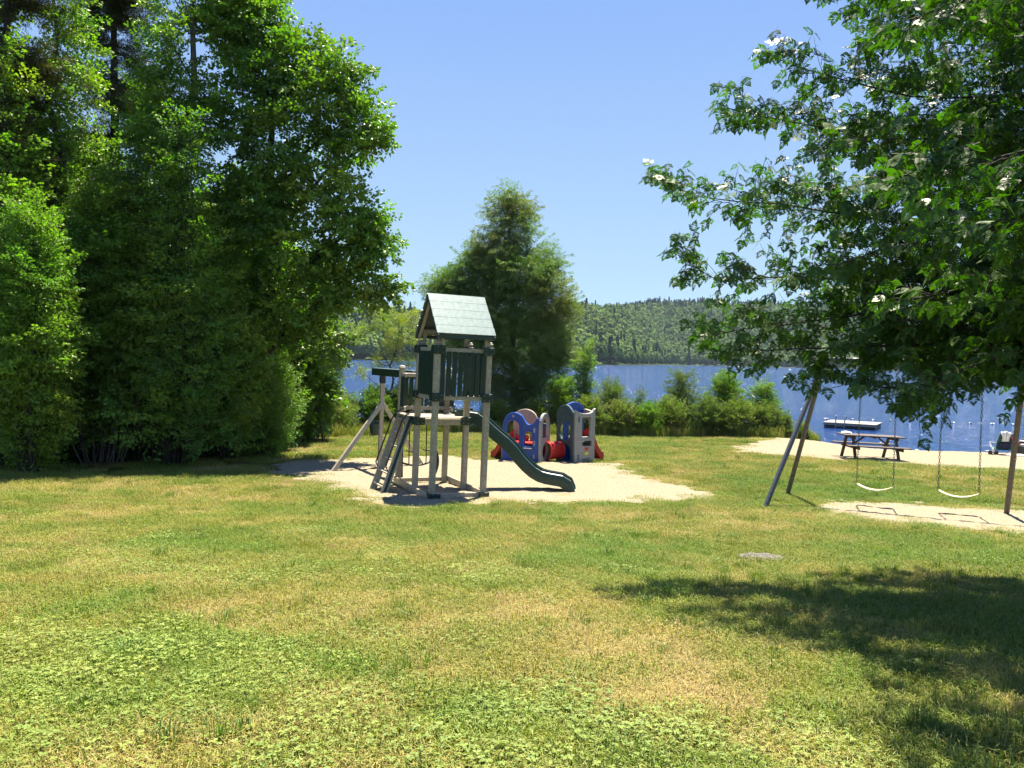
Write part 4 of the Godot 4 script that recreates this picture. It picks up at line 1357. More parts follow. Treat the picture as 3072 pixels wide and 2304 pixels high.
# ---- the play tower ----
func tower() -> void:
	var lean := Basis(Vector3.BACK, deg_to_rad(-1.2))
	var root := thing("play_tower", "cream and dark green play tower with green pitched roof, ladder and wavy slide", "play tower", Transform3D(lean * Basis(Vector3.UP, deg_to_rad(25.0)), Vector3(-1.43, -1.0, -14.36)))
	var inv := root.transform.affine_inverse()
	var W := 1.02
	var zB := -1.0
	var zA := -2.12
	var v: Material = M.vinyl
	var gp: Material = M.green_plastic
	# posts with caps
	var posts := [[0.0, 0.0, 2.84], [W, 0.0, 2.84], [0.0, zB, 2.84], [W, zB, 2.84], [0.0, zA, 2.32], [W, zA, 2.32]]
	for q in posts:
		var p := part("post", bx(at(q[0], q[2] * 0.5 - 0.1, q[1]), Vector3(0.105, q[2] + 0.2, 0.105), 0.01), v, root)
		var c := MB.new()
		c.box(at(q[0], q[2] + 0.025, q[1]), Vector3(0.125, 0.05, 0.125), 0.012)
		c.box(at(q[0], q[2] + 0.06, q[1]), Vector3(0.105, 0.03, 0.105), 0.02)
		part("cap", c, v, p)
	# base boards
	part("base_board", bx(at(W * 0.5, 0.045, 0.085), Vector3(W + 0.02, 0.13, 0.045), 0.008), v, root)
	part("base_board", bx(at(-0.078, 0.03, zA * 0.5), Vector3(0.045, 0.13, -zA - 0.02), 0.008), v, root)
	part("base_board", bx(at(W + 0.078, 0.02, zA * 0.5), Vector3(0.045, 0.13, -zA - 0.02), 0.008), v, root)
	part("base_board", bx(at(W * 0.5, 0.0, zA - 0.078), Vector3(W, 0.09, 0.04), 0.008), v, root)
	# dark corner brackets with bolts
	var brackets := [[0, 0, 2.74, 0], [W, 0, 2.74, 1], [0, 0, 1.87, 0], [W, 0, 1.87, 1], [0, 0.045, 0.05, 0], [W, 0.045, 0.05, 1], [0, zB, 1.35, 0], [W, zB, 1.35, 1], [0, zA, 1.35, 0], [W, zA, 1.35, 1], [0, zB, 2.74, 0], [W, zB, 2.74, 1], [0, zB, 1.87, 0], [W, zB, 1.87, 1]]
	for q in brackets:
		var sx := -1.0 if q[3] == 0 else 1.0
		var mb := MB.new()
		var bh := 0.16 if q[2] > 0.5 else 0.12
		mb.box(at(q[0] - sx * 0.035, q[2], q[1] + 0.071), Vector3(0.20, bh, 0.028), 0.012)
		mb.box(at(q[0] + sx * 0.071, q[2], q[1] - 0.02), Vector3(0.028, bh, 0.20), 0.012)
		var br := part("bracket", mb, gp, root)
		for e in [[-0.05, 0.045], [0.05, 0.045], [-0.05, -0.045], [0.05, -0.045]]:
			var bo := MB.new()
			var cpos := Vector3(q[0] - sx * 0.035 + e[0], q[2] + e[1], q[1] + 0.085)
			bo.tube([cpos, cpos + Vector3(0, 0, 0.012)], [0.009, 0.008], 6)
			part("bolt", bo, M.bolt, br)
	# decks
	for k in 7:
		part("deck_board", bx(at(W * 0.5, 1.84, -0.10 - k * 0.133), Vector3(W + 0.08, 0.028, 0.125), 0.005), v, root)
	for k in 8:
		part("deck_board", bx(at(W * 0.5, 1.405, zB - 0.06 - k * 0.138), Vector3(W + 0.08, 0.028, 0.13), 0.005), v, root)
	for q in [[at(W * 0.5, 1.33, zB + 0.03), Vector3(W - 0.1, 0.13, 0.035)], [at(W * 0.5, 1.33, zA - 0.03), Vector3(W - 0.1, 0.13, 0.035)], [at(-0.03, 1.33, (zA + zB) * 0.5), Vector3(0.035, 0.13, zB - zA - 0.1)], [at(W + 0.03, 1.33, (zA + zB) * 0.5), Vector3(0.035, 0.13, zB - zA - 0.1)]]:
		part("deck_beam", bx(q[0], q[1], 0.006), v, root)
	# slatted sides: from, to, bottom rail, top rail, facing out
	rail(root, Vector3(0.05, 0, 0.0), Vector3(W - 0.05, 0, 0.0), 1.86, 2.74, 8, 0.03)
	rail(root, Vector3(0.0, 0, -0.05), Vector3(0.0, 0, zB + 0.05), 1.86, 2.74, 8, 0.03)
	rail(root, Vector3(W, 0, -0.05), Vector3(W, 0, zB + 0.05), 1.86, 2.74, 8, -0.03)
	rail(root, Vector3(0.05, 0, zA), Vector3(W - 0.05, 0, zA), 1.52, 2.20, 8, -0.03)
	rail(root, Vector3(0.0, 0, zA + 0.05), Vector3(0.0, 0, zA + 0.30), 1.52, 2.20, 2, 0.03)
	rail(root, Vector3(W, 0, zA + 0.05), Vector3(W, 0, zA + 0.32), 1.52, 2.20, 2, -0.03)
	# roof
	var zr := zB * 0.5
	var ridge := Vector3(W * 0.5, 3.78, zr)
	for sx in [0.09, W - 0.07]:
		for q in [0.06, zB + 0.02]:
			part("roof_post", bx(at(sx, 2.92, q - 0.03), Vector3(0.062, 0.42, 0.062), 0.006), v, root)
	for s in [1.0, -1.0]:
		var eave := Vector3(W * 0.5, 3.03, zr + s * 0.64)
		var down := (eave - ridge).normalized()
		var nrm := Vector3(0, 0.64, s * 0.75).normalized()
		var slope := ridge.distance_to(eave)
		for k in 5:
			var w := slope / 5.0
			var c := ridge + down * (w * (k + 0.5)) + nrm * 0.012
			var tilt := Basis(Vector3.RIGHT, s * 0.05)
			var xf := Transform3D(tilt * Basis(Vector3.RIGHT, nrm, Vector3.RIGHT.cross(nrm)), c)
			part("roof_plank", bx(xf, Vector3(W + 0.14 - 0.004 * (k % 2), 0.018, w - 0.009), 0.004), M.roof_plastic, root)
		var und := Transform3D(Basis(Vector3.RIGHT, nrm, Vector3.RIGHT.cross(nrm)), ridge.lerp(eave, 0.5) - nrm * 0.016)
		part("added_roof_backing", bx(und, Vector3(W + 0.09, 0.012, slope - 0.02), 0.003), M.roof_edge, root)  # dark sheet added beneath so the gaps between planks read dark
		part("eave_board", bx(at(eave.x, eave.y - 0.045, eave.z - s * 0.015), Vector3(W + 0.12, 0.075, 0.024), 0.004), M.roof_edge, root)
		for gx in [-0.045, W + 0.045]:
			var mb := MB.new()
			mb.beam(Vector3(gx, ridge.y - 0.045, ridge.z + s * 0.012), Vector3(gx, eave.y - 0.045, eave.z), 0.022, 0.07, 0.004, nrm)
			part("barge_board", mb, M.roof_edge, root)
			var r2 := MB.new()
			var ix: float = gx + (0.05 if gx < 0.0 else -0.05)
			r2.beam(Vector3(ix, ridge.y - 0.10, ridge.z + s * 0.03), Vector3(ix, eave.y - 0.07, eave.z - s * 0.06), 0.045, 0.085, 0.005, nrm)
			part("rafter", r2, v, root)
	for s in [1.0, -1.0]:
		part("roof_beam", bx(at(W * 0.5, 3.085, zr + s * 0.50), Vector3(W - 0.02, 0.06, 0.045), 0.005), v, root)
	# ladder on the left side of the lower deck
	var lt := [Vector3(-0.06, 1.44, -1.20), Vector3(-0.06, 1.44, -1.86)]
	var lbm := [Vector3(-0.64, -0.08, -0.95), Vector3(-0.66, -0.08, -1.62)]
	for s in 2:
		var mb := MB.new()
		mb.beam(lbm[s], lt[s], 0.045, 0.135, 0.008, Vector3.LEFT)
		var st := part("ladder_rail", mb, v, root)
		var off := Vector3(-0.055, 0.0, 0.028 if s == 0 else -0.028)
		var ins := MB.new()
		ins.beam(lbm[s].lerp(lt[s], 0.03) + Vector3(0, 0, 0.024 if s == 0 else -0.024), lt[s] + Vector3(0, 0, 0.024 if s == 0 else -0.024), 0.012, 0.055, 0.004, Vector3.LEFT)
		part("dark_strip", ins, gp, st)  # dark strip along the outer side of the rail
		var hp := MB.new()
		var a: Vector3 = lbm[s].lerp(lt[s], 0.30)
		var c: Vector3 = lbm[s].lerp(lt[s], 0.90)
		var o := Vector3(-0.14, 0.03, 0)
		hp.tube([a, a + o * 0.55 + Vector3(0.0, -0.02, 0), a + o + Vector3(0.02, 0.05, 0), c + o, c + o * 0.8 + Vector3(0.06, 0.14, 0), c + Vector3(0.10, 0.24, 0)], [0.015, 0.015, 0.015, 0.015, 0.015, 0.015], 7)
		part("handrail", hp, M.black_rubber, root)
	for k in 6:
		var f := (k + 0.55) / 6.0
		var mb := MB.new()
		mb.beam(lbm[0].lerp(lt[0], f), lbm[1].lerp(lt[1], f), 0.10, 0.03, 0.006)
		part("tread", mb, v, root)
	part("landing_board", bx(at(-0.10, 1.43, -1.5), Vector3(0.12, 0.025, 0.8), 0.006), v, root)
	# wavy slide on the right side
	var S := Vector3(-0.92, 0, -16.2)
	var E := Vector3(1.16, 0, -15.95)
	var prof := [[-0.10, 1.40], [0.0, 1.40], [0.10, 1.38], [0.17, 1.28], [0.24, 1.15], [0.31, 1.03], [0.38, 0.92], [0.45, 0.78], [0.52, 0.60], [0.59, 0.45], [0.66, 0.33], [0.73, 0.25], [0.80, 0.21], [0.87, 0.19], [0.94, 0.17], [0.985, 0.12], [1.0, 0.04], [1.005, -0.06]]
	var rings := []
	var side := (E - S).cross(Vector3.UP).normalized()
	for i in prof.size():
		var c: Vector3 = S.lerp(E, prof[i][0])
		c.y = -1.06 + prof[i][1]
		var p0: Array = prof[maxi(i - 1, 0)]
		var p1: Array = prof[mini(i + 1, prof.size() - 1)]
		var L := S.distance_to(E)
		var tg: Vector3 = ((E - S).normalized() * (p1[0] - p0[0]) * L + Vector3.UP * (p1[1] - p0[1])).normalized()
		var up := side.cross(tg).normalized()
		if up.y < 0.0 and tg.y > -0.9:
			up = -up
		var wall := 0.165
		var ring := []
		for q in [[-0.25, -0.06], [-0.262, wall * 0.5], [-0.25, wall], [-0.225, wall + 0.012], [-0.205, wall * 0.9], [-0.185, 0.035], [-0.09, 0.004], [0.09, 0.004], [0.185, 0.035], [0.205, wall * 0.9], [0.225, wall + 0.012], [0.25, wall], [0.262, wall * 0.5], [0.25, -0.06]]:
			ring.append(inv * (c + side * q[0] * 0.9 + up * q[1]))
		rings.append(ring)
	var sl := MB.new()
	sl.loft(rings)
	var slide := part("slide", sl, M.slide_plastic, root, "dark green wavy slide")
	for i in range(3, 13):
		var bo := MB.new()
		var c: Vector3 = S.lerp(E, prof[i][0]) + side * -0.236
		c.y = -1.06 + prof[i][1] + 0.02
		bo.tube([inv * c, inv * (c - side * 0.015)], [0.016, 0.012], 6)
		part("bolt", bo, M.black_rubber, slide)
		bo = MB.new()
		c += side * 0.472
		bo.tube([inv * c, inv * (c + side * 0.015)], [0.016, 0.012], 6)
		part("bolt", bo, M.black_rubber, slide)
	var hood := MB.new()
	var hs: Vector3 = S.lerp(E, -0.02)
	for s in [-1.0, 1.0]:
		hood.beam(inv * (hs + side * 0.24 * s + Vector3(0, 0.36, 0)), inv * (hs + side * 0.24 * s + Vector3(0, 0.56, 0)), 0.03, 0.26, 0.012, (inv.basis * (E - S)).normalized())
	part("slide_shield", hood, M.slide_plastic, root)
	# swing beam to the three-legged frame behind
	var apex := Vector3(-3.19, 1.06, -19.4)
	var bdir := (Vector3(-3.19, 0, -19.4) - Vector3(-1.78, 0, -16.55)).normalized()
	var mb2 := MB.new()
	mb2.beam(inv * (Vector3(-1.78, 1.19, -16.55)), inv * (apex + Vector3(0, 0.13, 0) + bdir * 0.78), 0.115, 0.165, 0.010)
	part("swing_beam", mb2, gp, root, "dark green swing beam")
	var cream := MB.new()
	cream.beam(inv * (Vector3(-1.78, 1.285, -16.55)), inv * (apex + Vector3(0, 0.225, 0) + bdir * 0.78), 0.10, 0.016, 0.004)
	part("pale_beam_top", cream, M.roof_plastic, root)  # paler strip along the upper face of the green beam
	for q in [[Vector3(-4.16, -1.16, -18.32), -0.62], [Vector3(-2.27, -1.21, -20.28), -0.62], [Vector3(-3.23, -1.25, -19.4), 0.0]]:
		var lb := MB.new()
		lb.beam(inv * (apex + Vector3(0, q[1], 0)), inv * q[0], 0.095, 0.095, 0.008, inv.basis * bdir)
		part("frame_leg", lb, v, root)
	var br2 := MB.new()
	br2.box(inv * Transform3D(Basis(Vector3.UP, atan2(bdir.x, bdir.z)), apex + Vector3(0, -0.03, 0)), Vector3(0.13, 0.22, 0.13), 0.02)
	part("beam_bracket", br2, M.black_rubber, root)
	bucket(Vector3(-3.44, 1.1, -19.95))
	glider(Vector3(-2.05, 1.08, -17.35))


func rail(root: Node3D, a: Vector3, b: Vector3, y0: float, y1: float, n: int, out: float) -> void:
	var d := (b - a).normalized()
	var o := Vector3.UP.cross(d).normalized() * out * (-1.0 if absf(d.x) > 0.5 else -1.0)
	if absf(d.x) > 0.5:
		o = Vector3(0, 0, out)
	else:
		o = Vector3(-out, 0, 0)
	for y in [y0, y1]:
		var mb := MB.new()
		mb.beam(a + Vector3(0, y, 0), b + Vector3(0, y, 0), 0.045, 0.085, 0.007)
		part("rail", mb, M.vinyl, root)
	var L := a.distance_to(b)
	var pitch := L / n
	for i in n:
		var p := a + d * pitch * (i + 0.5) + o
		var mb := MB.new()
		var yaw := atan2(-d.z, d.x)
		mb.box(at(p.x, (y0 + y1) * 0.5, p.z, yaw), Vector3(minf(0.092, pitch * 0.78), y1 - y0 - 0.06, 0.018), 0.004)
		part("slat", mb, M.green_plastic, root)


func link_chain(a: Vector3, b: Vector3, called: String, parent: Node3D, m: Material, pitch := 0.042, r := 0.0035) -> void:
	var mb := MB.new()
	var n := int(a.distance_to(b) / pitch)
	var d := (b - a).normalized()
	var u := d.cross(Vector3(0.3, 0.2, 0.9)).normalized()
	var w := d.cross(u)
	for i in n:
		var c := a.lerp(b, (i + 0.5) / n)
		var s := u if i % 2 == 0 else w
		var pts := []
		for k in 9:
			var an := TAU * k / 8.0
			pts.append(c + d * cos(an) * pitch * 0.68 + s * sin(an) * pitch * 0.30)
		var rr := []
		rr.resize(9)
		rr.fill(r)
		mb.tube(pts, rr, 4, WHITE, false)
	part(called, mb, m, parent)


func bucket(top: Vector3) -> void:
	var t := thing("bucket_swing", "small green bucket swing hanging at the end of the swing beam", "swing", Transform3D(Basis(Vector3.UP, 0.6), Vector3(top.x, -0.42, top.z)))
	var up := top.y + 0.42
	var b := MB.new()
	var rings := []
	for q in [[0.0, 0.10], [0.02, 0.125], [0.12, 0.145], [0.22, 0.155], [0.30, 0.165]]:
		var ring := []
		for k in 14:
			var a := TAU * k / 14.0
			var lift := 0.06 * maxf(0.0, -sin(a)) if q[0] > 0.25 else 0.0
			ring.append(Vector3(cos(a) * q[1], q[0] + lift, sin(a) * q[1] * 0.85))
		rings.append(ring)
	for q in [[0.29, 0.145], [0.12, 0.122], [0.03, 0.105]]:
		var ring := []
		for k in 14:
			var a := TAU * k / 14.0
			var lift := 0.06 * maxf(0.0, -sin(a)) if q[0] > 0.25 else 0.0
			ring.append(Vector3(cos(a) * q[1], q[0] + lift, sin(a) * q[1] * 0.85))
		rings.append(ring)
	b.loft(rings)
	part("bucket", b, M.slide_plastic, t)
	for s in [-1.0, 1.0]:
		for f in [-0.8, 0.8]:
			var rp := MB.new()
			rp.tube([Vector3(s * 0.155, 0.3, f * 0.05), Vector3(s * 0.17, 0.75, 0.0)], [0.005, 0.005], 5)
			part("strap", rp, M.black_rubber, t)
		link_chain(Vector3(s * 0.17, 0.75, 0), Vector3(s * 0.19, up, 0), "chain", t, M.chain, 0.05, 0.003)


func glider(top: Vector3) -> void:
	var t := thing("glider_swing", "black two seat glider swing hanging behind the tower legs", "swing", Transform3D(Basis(Vector3.UP, deg_to_rad(38.0)), Vector3(top.x, -0.80, top.z)))
	var up := top.y + 0.80
	var rail_pts := []
	for k in 9:
		var f := lerpf(-1.0, 1.0, k / 8.0)
		rail_pts.append(Vector3(f * 0.44, 0.10 * f * f, 0))
	var rr := []
	rr.resize(9)
	rr.fill(0.024)
	var mb := MB.new()
	mb.tube(rail_pts, rr, 8)
	part("tube", mb, M.black_rubber, t)
	for s in [-1.0, 1.0]:
		var seat := MB.new()
		var rings := []
		for k in 9:
			var f := lerpf(-0.26, 0.40, k / 8.0)
			var bulge := 0.06 * cos((f - 0.07) * 4.2)
			var w := 0.11 * sin(PI * clampf(0.1 + 0.8 * k / 8.0, 0, 1)) + 0.03
			rings.append([Vector3(s * (0.42 + bulge), f, -w), Vector3(s * (0.42 + bulge), f, w), Vector3(s * (0.39 + bulge), f, w), Vector3(s * (0.39 + bulge), f, -w)])
		seat.loft(rings)
		part("seat", seat, M.black_rubber, t)
		var h := MB.new()
		h.tube([Vector3(s * 0.22, 0.03, 0), Vector3(s * 0.22, 0.9, 0), Vector3(s * 0.20, up - 0.05, 0)], [0.013, 0.013, 0.013], 7)
		part("hanger", h, M.black_rubber, t)
		var hb := MB.new()
		hb.tube([Vector3(s * 0.22, 0.32, -0.14), Vector3(s * 0.22, 0.32, 0.14)], [0.015, 0.015], 7)
		part("handle", hb, M.black_rubber, t)


# ---- the plastic climber ----
func arch(x0: float, x1: float, y0: float, top: float, r_frac := 1.0, n := 14) -> PackedVector2Array:
	var o := PackedVector2Array([Vector2(x0, y0), Vector2(x1, y0)])
	var c := (x0 + x1) * 0.5
	var r := (x1 - x0) * 0.5
	for k in n + 1:
		var a := PI * k / n
		o.append(Vector2(c + cos(a) * r, top - r * r_frac + sin(a) * r * r_frac))
	return o


func face(origin: Vector3, dir: Vector3) -> Transform3D:
	var x := dir.normalized()
	return Transform3D(Basis(x, Vector3.UP, x.cross(Vector3.UP)), origin)


func pan(called: String, parent: Node3D, outer: PackedVector2Array, hole: PackedVector2Array, xf: Transform3D, m: Material, th := 0.06, label := "") -> MeshInstance3D:
	var mb := MB.new()
	mb.panel(outer, hole, xf, th)
	return part(called, mb, m, parent, label)


func climber() -> void:
	var g0 := -1.23
	var root := thing("toddler_climber", "blue, grey and teal plastic climber with red tunnel and two red slides", "climber", Transform3D(Basis(), Vector3(1.2, g0, -21.7)))
	var o := root.position
	var none := PackedVector2Array()
	# left module: blue front, tan back, grey right side
	var A := Vector3(-0.22, g0, -21.75) - o
	var fd := Vector3(0.915, 0, 0.40)
	var sd := Vector3(0.40, 0, -0.915)
	var fx := face(A, fd)
	# blue front: arch over a doorway at the left, a saddle, and a horn at the right
	var body := PackedVector2Array([Vector2(0.0, 0.0), Vector2(1.06, 0.0), Vector2(1.06, 1.22), Vector2(1.03, 1.24), Vector2(0.99, 1.18), Vector2(0.94, 1.11), Vector2(0.87, 1.065), Vector2(0.80, 1.05), Vector2(0.73, 1.07), Vector2(0.67, 1.13), Vector2(0.62, 1.21), Vector2(0.56, 1.29), Vector2(0.47, 1.345), Vector2(0.36, 1.37), Vector2(0.25, 1.355), Vector2(0.15, 1.30), Vector2(0.07, 1.21), Vector2(0.02, 1.09), Vector2(0.0, 0.95)])
	var up_l := Geometry2D.intersect_polygons(body, PackedVector2Array([Vector2(-1, 0.0), Vector2(0.60, 0.0), Vector2(0.60, 2), Vector2(-1, 2)]))[0]
	var up_r := Geometry2D.intersect_polygons(body, PackedVector2Array([Vector2(0.60, 0.0), Vector2(2, 0.0), Vector2(2, 2), Vector2(0.60, 2)]))[0]
	var front := MB.new()
	front.panel(up_l, arch(0.13, 0.50, 0.42, 1.14), fx, 0.10)
	front.panel(up_r, arch(0.66, 0.90, 0.40, 0.86), fx, 0.10)
	var blue := part("front_panel", front, M.blue_plastic, root, "blue panel with doorway arch and saddle top")
	for q in [[0.955, 0.90, 0.05, 0.13], [0.955, 0.55, 0.05, 0.14], [0.955, 0.18, 0.05, 0.12]]:
		var sl := MB.new()
		sl.box(fx * at(q[0], q[1], 0.0515), Vector3(q[2], q[3], 0.012), 0.005)
		part("slot", sl, M.grey_plastic, blue)
	var badge := MB.new()
	badge.tube([fx * Vector3(0.32, 1.255, 0.048), fx * Vector3(0.32, 1.255, 0.056)], [0.036, 0.034], 12)
	part("badge", badge, M.grey_plastic, blue)
	var rim := MB.new()
	var rp := []
	var rrad := []
	for p in arch(0.10, 0.53, 0.42, 1.17):
		rp.append(fx * Vector3(p.x, p.y, 0.05))
		rrad.append(0.022)
	rim.tube(rp, rrad, 6)
	part("arch_rim", rim, M.blue_plastic, blue)
	var hood := MB.new()
	rp = []
	rrad = []
	for p in arch(0.63, 0.93, 0.44, 0.90):
		rp.append(fx * Vector3(p.x, p.y, 0.05))
		rrad.append(0.020)
	hood.tube(rp, rrad, 6)
	part("arch_rim", hood, M.blue_plastic, blue)
	part("window_sill", bx(fx * at(0.78, 0.40, 0.07), Vector3(0.26, 0.025, 0.06), 0.008), M.grey_plastic, blue)
	# back panel, arched
	var bk := Transform3D(fx.basis, A + sd * 0.74)
	pan("back_panel", root, arch(0.0, 0.72, 0.0, 1.42, 0.8), arch(0.16, 0.52, 0.55, 1.0), bk, M.tan_plastic, 0.08)
	pan("back_panel", root, arch(0.73, 1.06, 0.0, 1.05, 0.4), none, bk, M.teal_plastic, 0.08)
	# grey arched right side, opening into the tunnel
	var rx := face(A + fd * 1.10 + sd * -0.02, sd)
	var side_p := arch(0.0, 0.70, 0.0, 1.36)
	var su := Geometry2D.intersect_polygons(side_p, PackedVector2Array([Vector2(-1, 0.62), Vector2(2, 0.62), Vector2(2, 2), Vector2(-1, 2)]))[0]
	var sl2 := Geometry2D.intersect_polygons(side_p, PackedVector2Array([Vector2(-1, -1), Vector2(2, -1), Vector2(2, 0.62), Vector2(-1, 0.62)]))[0]
	var sm := MB.new()
	sm.panel(su, arch(0.14, 0.56, 0.68, 1.24), rx, 0.08)
	var circ := PackedVector2Array()
	for k in 18:
		circ.append(Vector2(0.35, 0.31) + Vector2(cos(TAU * k / 18.0), sin(TAU * k / 18.0)) * 0.20)
	sm.panel(sl2, circ, rx, 0.08)
	part("side_panel", sm, M.grey_plastic, root, "light grey arched side panel")
	# left side: tan, low
	pan("side_panel", root, arch(0.0, 0.70, 0.0, 0.62, 0.3), none, face(A + fd * 0.0, sd), M.tan_plastic, 0.07)
	part("platform", bx(Transform3D(fx.basis, A + fd * 0.53 + sd * 0.37 + Vector3(0, 0.52, 0)), Vector3(0.98, 0.05, 0.66), 0.015), M.red_plastic, root)
	part("seat_back", bx(Transform3D(fx.basis, A + fd * 0.34 + sd * 0.55 + Vector3(0, 0.62, 0)), Vector3(0.42, 0.16, 0.08), 0.03), M.red_plastic, root)
	# little red slide to the left
	small_slide(root, A + sd * 0.36 + Vector3(0.02, 0.58, 0), Vector3(-0.38, 0, -0.30), 0.58, 0.40)
	# red tunnel to the right tower
	var ta := A + fd * 1.12 + sd * 0.36 + Vector3(0, 0.31, 0)
	var C := Vector3(1.74, g0, -21.55) - o
	var rd := Vector3(0.80, 0, -0.60)
	var ld := Vector3(-0.60, 0, -0.80)
	var tb := C + ld * 0.60 + Vector3(-0.02, 0.31, 0)
	var tn := MB.new()
	var rings := []
	var axis := (tb - ta).normalized()
	var ax := axis.cross(Vector3.UP).normalized()
	for q in [[0.0, 0.225], [0.02, 0.255], [0.06, 0.255], [0.08, 0.24], [0.40, 0.24], [0.60, 0.24], [0.92, 0.24], [0.94, 0.255], [0.98, 0.255], [1.0, 0.225]]:
		var ring := []
		for k in 20:
			var a := TAU * k / 20.0
			var sq := 1.0 / pow(pow(absf(cos(a)), 4.0) + pow(absf(sin(a)), 4.0), 0.25)
			ring.append(ta.lerp(tb, q[0]) + (ax * cos(a) + Vector3.UP * sin(a)) * q[1] * lerpf(1.0, sq, 0.45))
		rings.append(ring)
	tn.loft(rings, false, false)
	var tun := part("tunnel", tn, M.red_plastic, root, "red plastic tunnel")
	for f in [0.22, 0.78]:
		part("hand_hold", bx(face(ta.lerp(tb, f) + ax * 0.16 * signf(ax.z) + Vector3(0, 0.21, 0), axis), Vector3(0.10, 0.05, 0.09), 0.015), M.decal_red, tun)
	# right tower: four panels round a square
	var T := 0.74
	var lf := face(C + ld * T, -ld)
	var green_o := PackedVector2Array([Vector2(0.02, 0), Vector2(T - 0.02, 0), Vector2(T - 0.02, 1.38), Vector2(0.62, 1.48), Vector2(0.52, 1.56), Vector2(0.38, 1.60), Vector2(0.24, 1.57), Vector2(0.12, 1.50), Vector2(0.02, 1.38)])
	var gu := Geometry2D.intersect_polygons(green_o, PackedVector2Array([Vector2(-1, 0.58), Vector2(2, 0.58), Vector2(2, 2), Vector2(-1, 2)]))[0]
	var gl := Geometry2D.intersect_polygons(green_o, PackedVector2Array([Vector2(-1, -1), Vector2(2, -1), Vector2(2, 0.58), Vector2(-1, 0.58)]))[0]
	var gm := MB.new()
	var big := PackedVector2Array()
	for k in 22:
		big.append(Vector2(0.37, 0.87) + Vector2(cos(TAU * k / 22.0) * 0.25, sin(TAU * k / 22.0) * 0.27))
	gm.panel(gu, big, lf, 0.08)
	gm.panel(gl, arch(0.10, 0.62, 0.06, 0.50, 0.7), lf, 0.08)
	var gpan := part("left_panel", gm, M.teal_plastic, root, "dark teal panel with a big round hole")
	for q in [[1.30, 0.30], [1.40, 0.24]]:
		var ri := MB.new()
		var pts := []
		var rr := []
		for k in 9:
			var a := PI * (0.12 + 0.76 * k / 8.0)
			pts.append(lf * Vector3(0.37 + cos(a) * q[1], q[0] - 0.12 + sin(a) * 0.16, 0.042))
			rr.append(0.012)
		ri.tube(pts, rr, 5)
		part("arch_rim", ri, M.teal_plastic, gpan)
	var rf := face(C, rd)
	var go := PackedVector2Array([Vector2(0, 0), Vector2(T, 0), Vector2(T, 1.50), Vector2(0.70, 1.48), Vector2(0.64, 1.42), Vector2(0.55, 1.375), Vector2(0.42, 1.36), Vector2(0.28, 1.365), Vector2(0.16, 1.39), Vector2(0.07, 1.43), Vector2(0, 1.47)])
	var gru := Geometry2D.intersect_polygons(go, PackedVector2Array([Vector2(-1, 0.66), Vector2(2, 0.66), Vector2(2, 2), Vector2(-1, 2)]))[0]
	var grl := Geometry2D.intersect_polygons(go, PackedVector2Array([Vector2(-1, -1), Vector2(2, -1), Vector2(2, 0.66), Vector2(-1, 0.66)]))[0]
	var gr := MB.new()
	gr.panel(gru, PackedVector2Array([Vector2(0.26, 0.72), Vector2(0.56, 0.72), Vector2(0.58, 1.24), Vector2(0.54, 1.27), Vector2(0.28, 1.25), Vector2(0.25, 1.22)]), rf, 0.08)
	gr.panel(grl, PackedVector2Array([Vector2(0.28, 0.46), Vector2(0.62, 0.46), Vector2(0.62, 0.60), Vector2(0.28, 0.60)]), rf, 0.08)
	var fp := part("right_panel", gr, M.grey_plastic, root, "light grey panel with a window and coloured dials")
	part("dial_bar", bx(rf * at(0.43, 0.38, 0.043), Vector3(0.13, 0.09, 0.012), 0.004), M.decal_red, fp)
	part("dial_bar", bx(rf * at(0.43, 0.25, 0.043), Vector3(0.15, 0.08, 0.012), 0.004), M.decal_yellow, fp)
	for q in [[0.13, 1.20, 0.05, 0.16], [0.13, 0.16, 0.05, 0.16], [0.42, 0.10, 0.30, 0.025], [0.40, 0.065, 0.20, 0.02]]:
		part("slot", bx(rf * at(q[0], q[1], 0.041), Vector3(q[2], q[3], 0.010), 0.004), M.teal_plastic, fp)
	pan("back_panel", root, arch(0.0, T, 0.0, 1.66, 0.75), arch(0.17, 0.57, 0.66, 1.12, 0.5), face(C + ld * 0.46, rd), M.blue_plastic, 0.08, "blue arched back panel")
	pan("back_panel", root, PackedVector2Array([Vector2(0.02, 0), Vector2(T - 0.02, 0), Vector2(T - 0.02, 1.40), Vector2(0.37, 1.46), Vector2(0.02, 1.40)]), arch(0.15, 0.59, 0.58, 1.2), face(C + rd * T + ld * T, -ld), M.tan_plastic, 0.08)
	part("platform", bx(Transform3D(rf.basis, C + rd * T * 0.5 + ld * T * 0.5 + Vector3(0, 0.56, 0)), Vector3(T - 0.1, 0.05, T - 0.1), 0.015), M.teal_plastic, root)
	small_slide(root, C + rd * T + ld * 0.30 + Vector3(-0.04, 0.72, 0), Vector3(0.42, 0, -0.35), 0.72, 0.42)


func small_slide(root: Node3D, top: Vector3, run: Vector3, h: float, w: float) -> void:
	var side := run.cross(Vector3.UP).normalized()
	var rings := []
	for q in [[-0.06, 1.05], [0.0, 1.0], [0.12, 0.93], [0.3, 0.66], [0.5, 0.38], [0.7, 0.18], [0.85, 0.09], [1.0, 0.06]]:
		var c: Vector3 = top + run * q[0]
		c.y = top.y - h + h * q[1]
		var base: float = top.y - h
		var wall: float = 0.24 * (1.0 - 0.3 * q[0])
		var ring := []
		for p in [[-0.5, -0.04], [-0.5, wall], [-0.44, wall], [-0.38, 0.0], [0.38, 0.0], [0.44, wall], [0.5, wall], [0.5, -0.04]]:
			ring.append(c + side * p[0] * w + Vector3.UP * p[1])
		rings.append(ring)
	var mb := MB.new()
	mb.loft(rings)
	part("slide", mb, M.red_plastic, root, "short red slide")


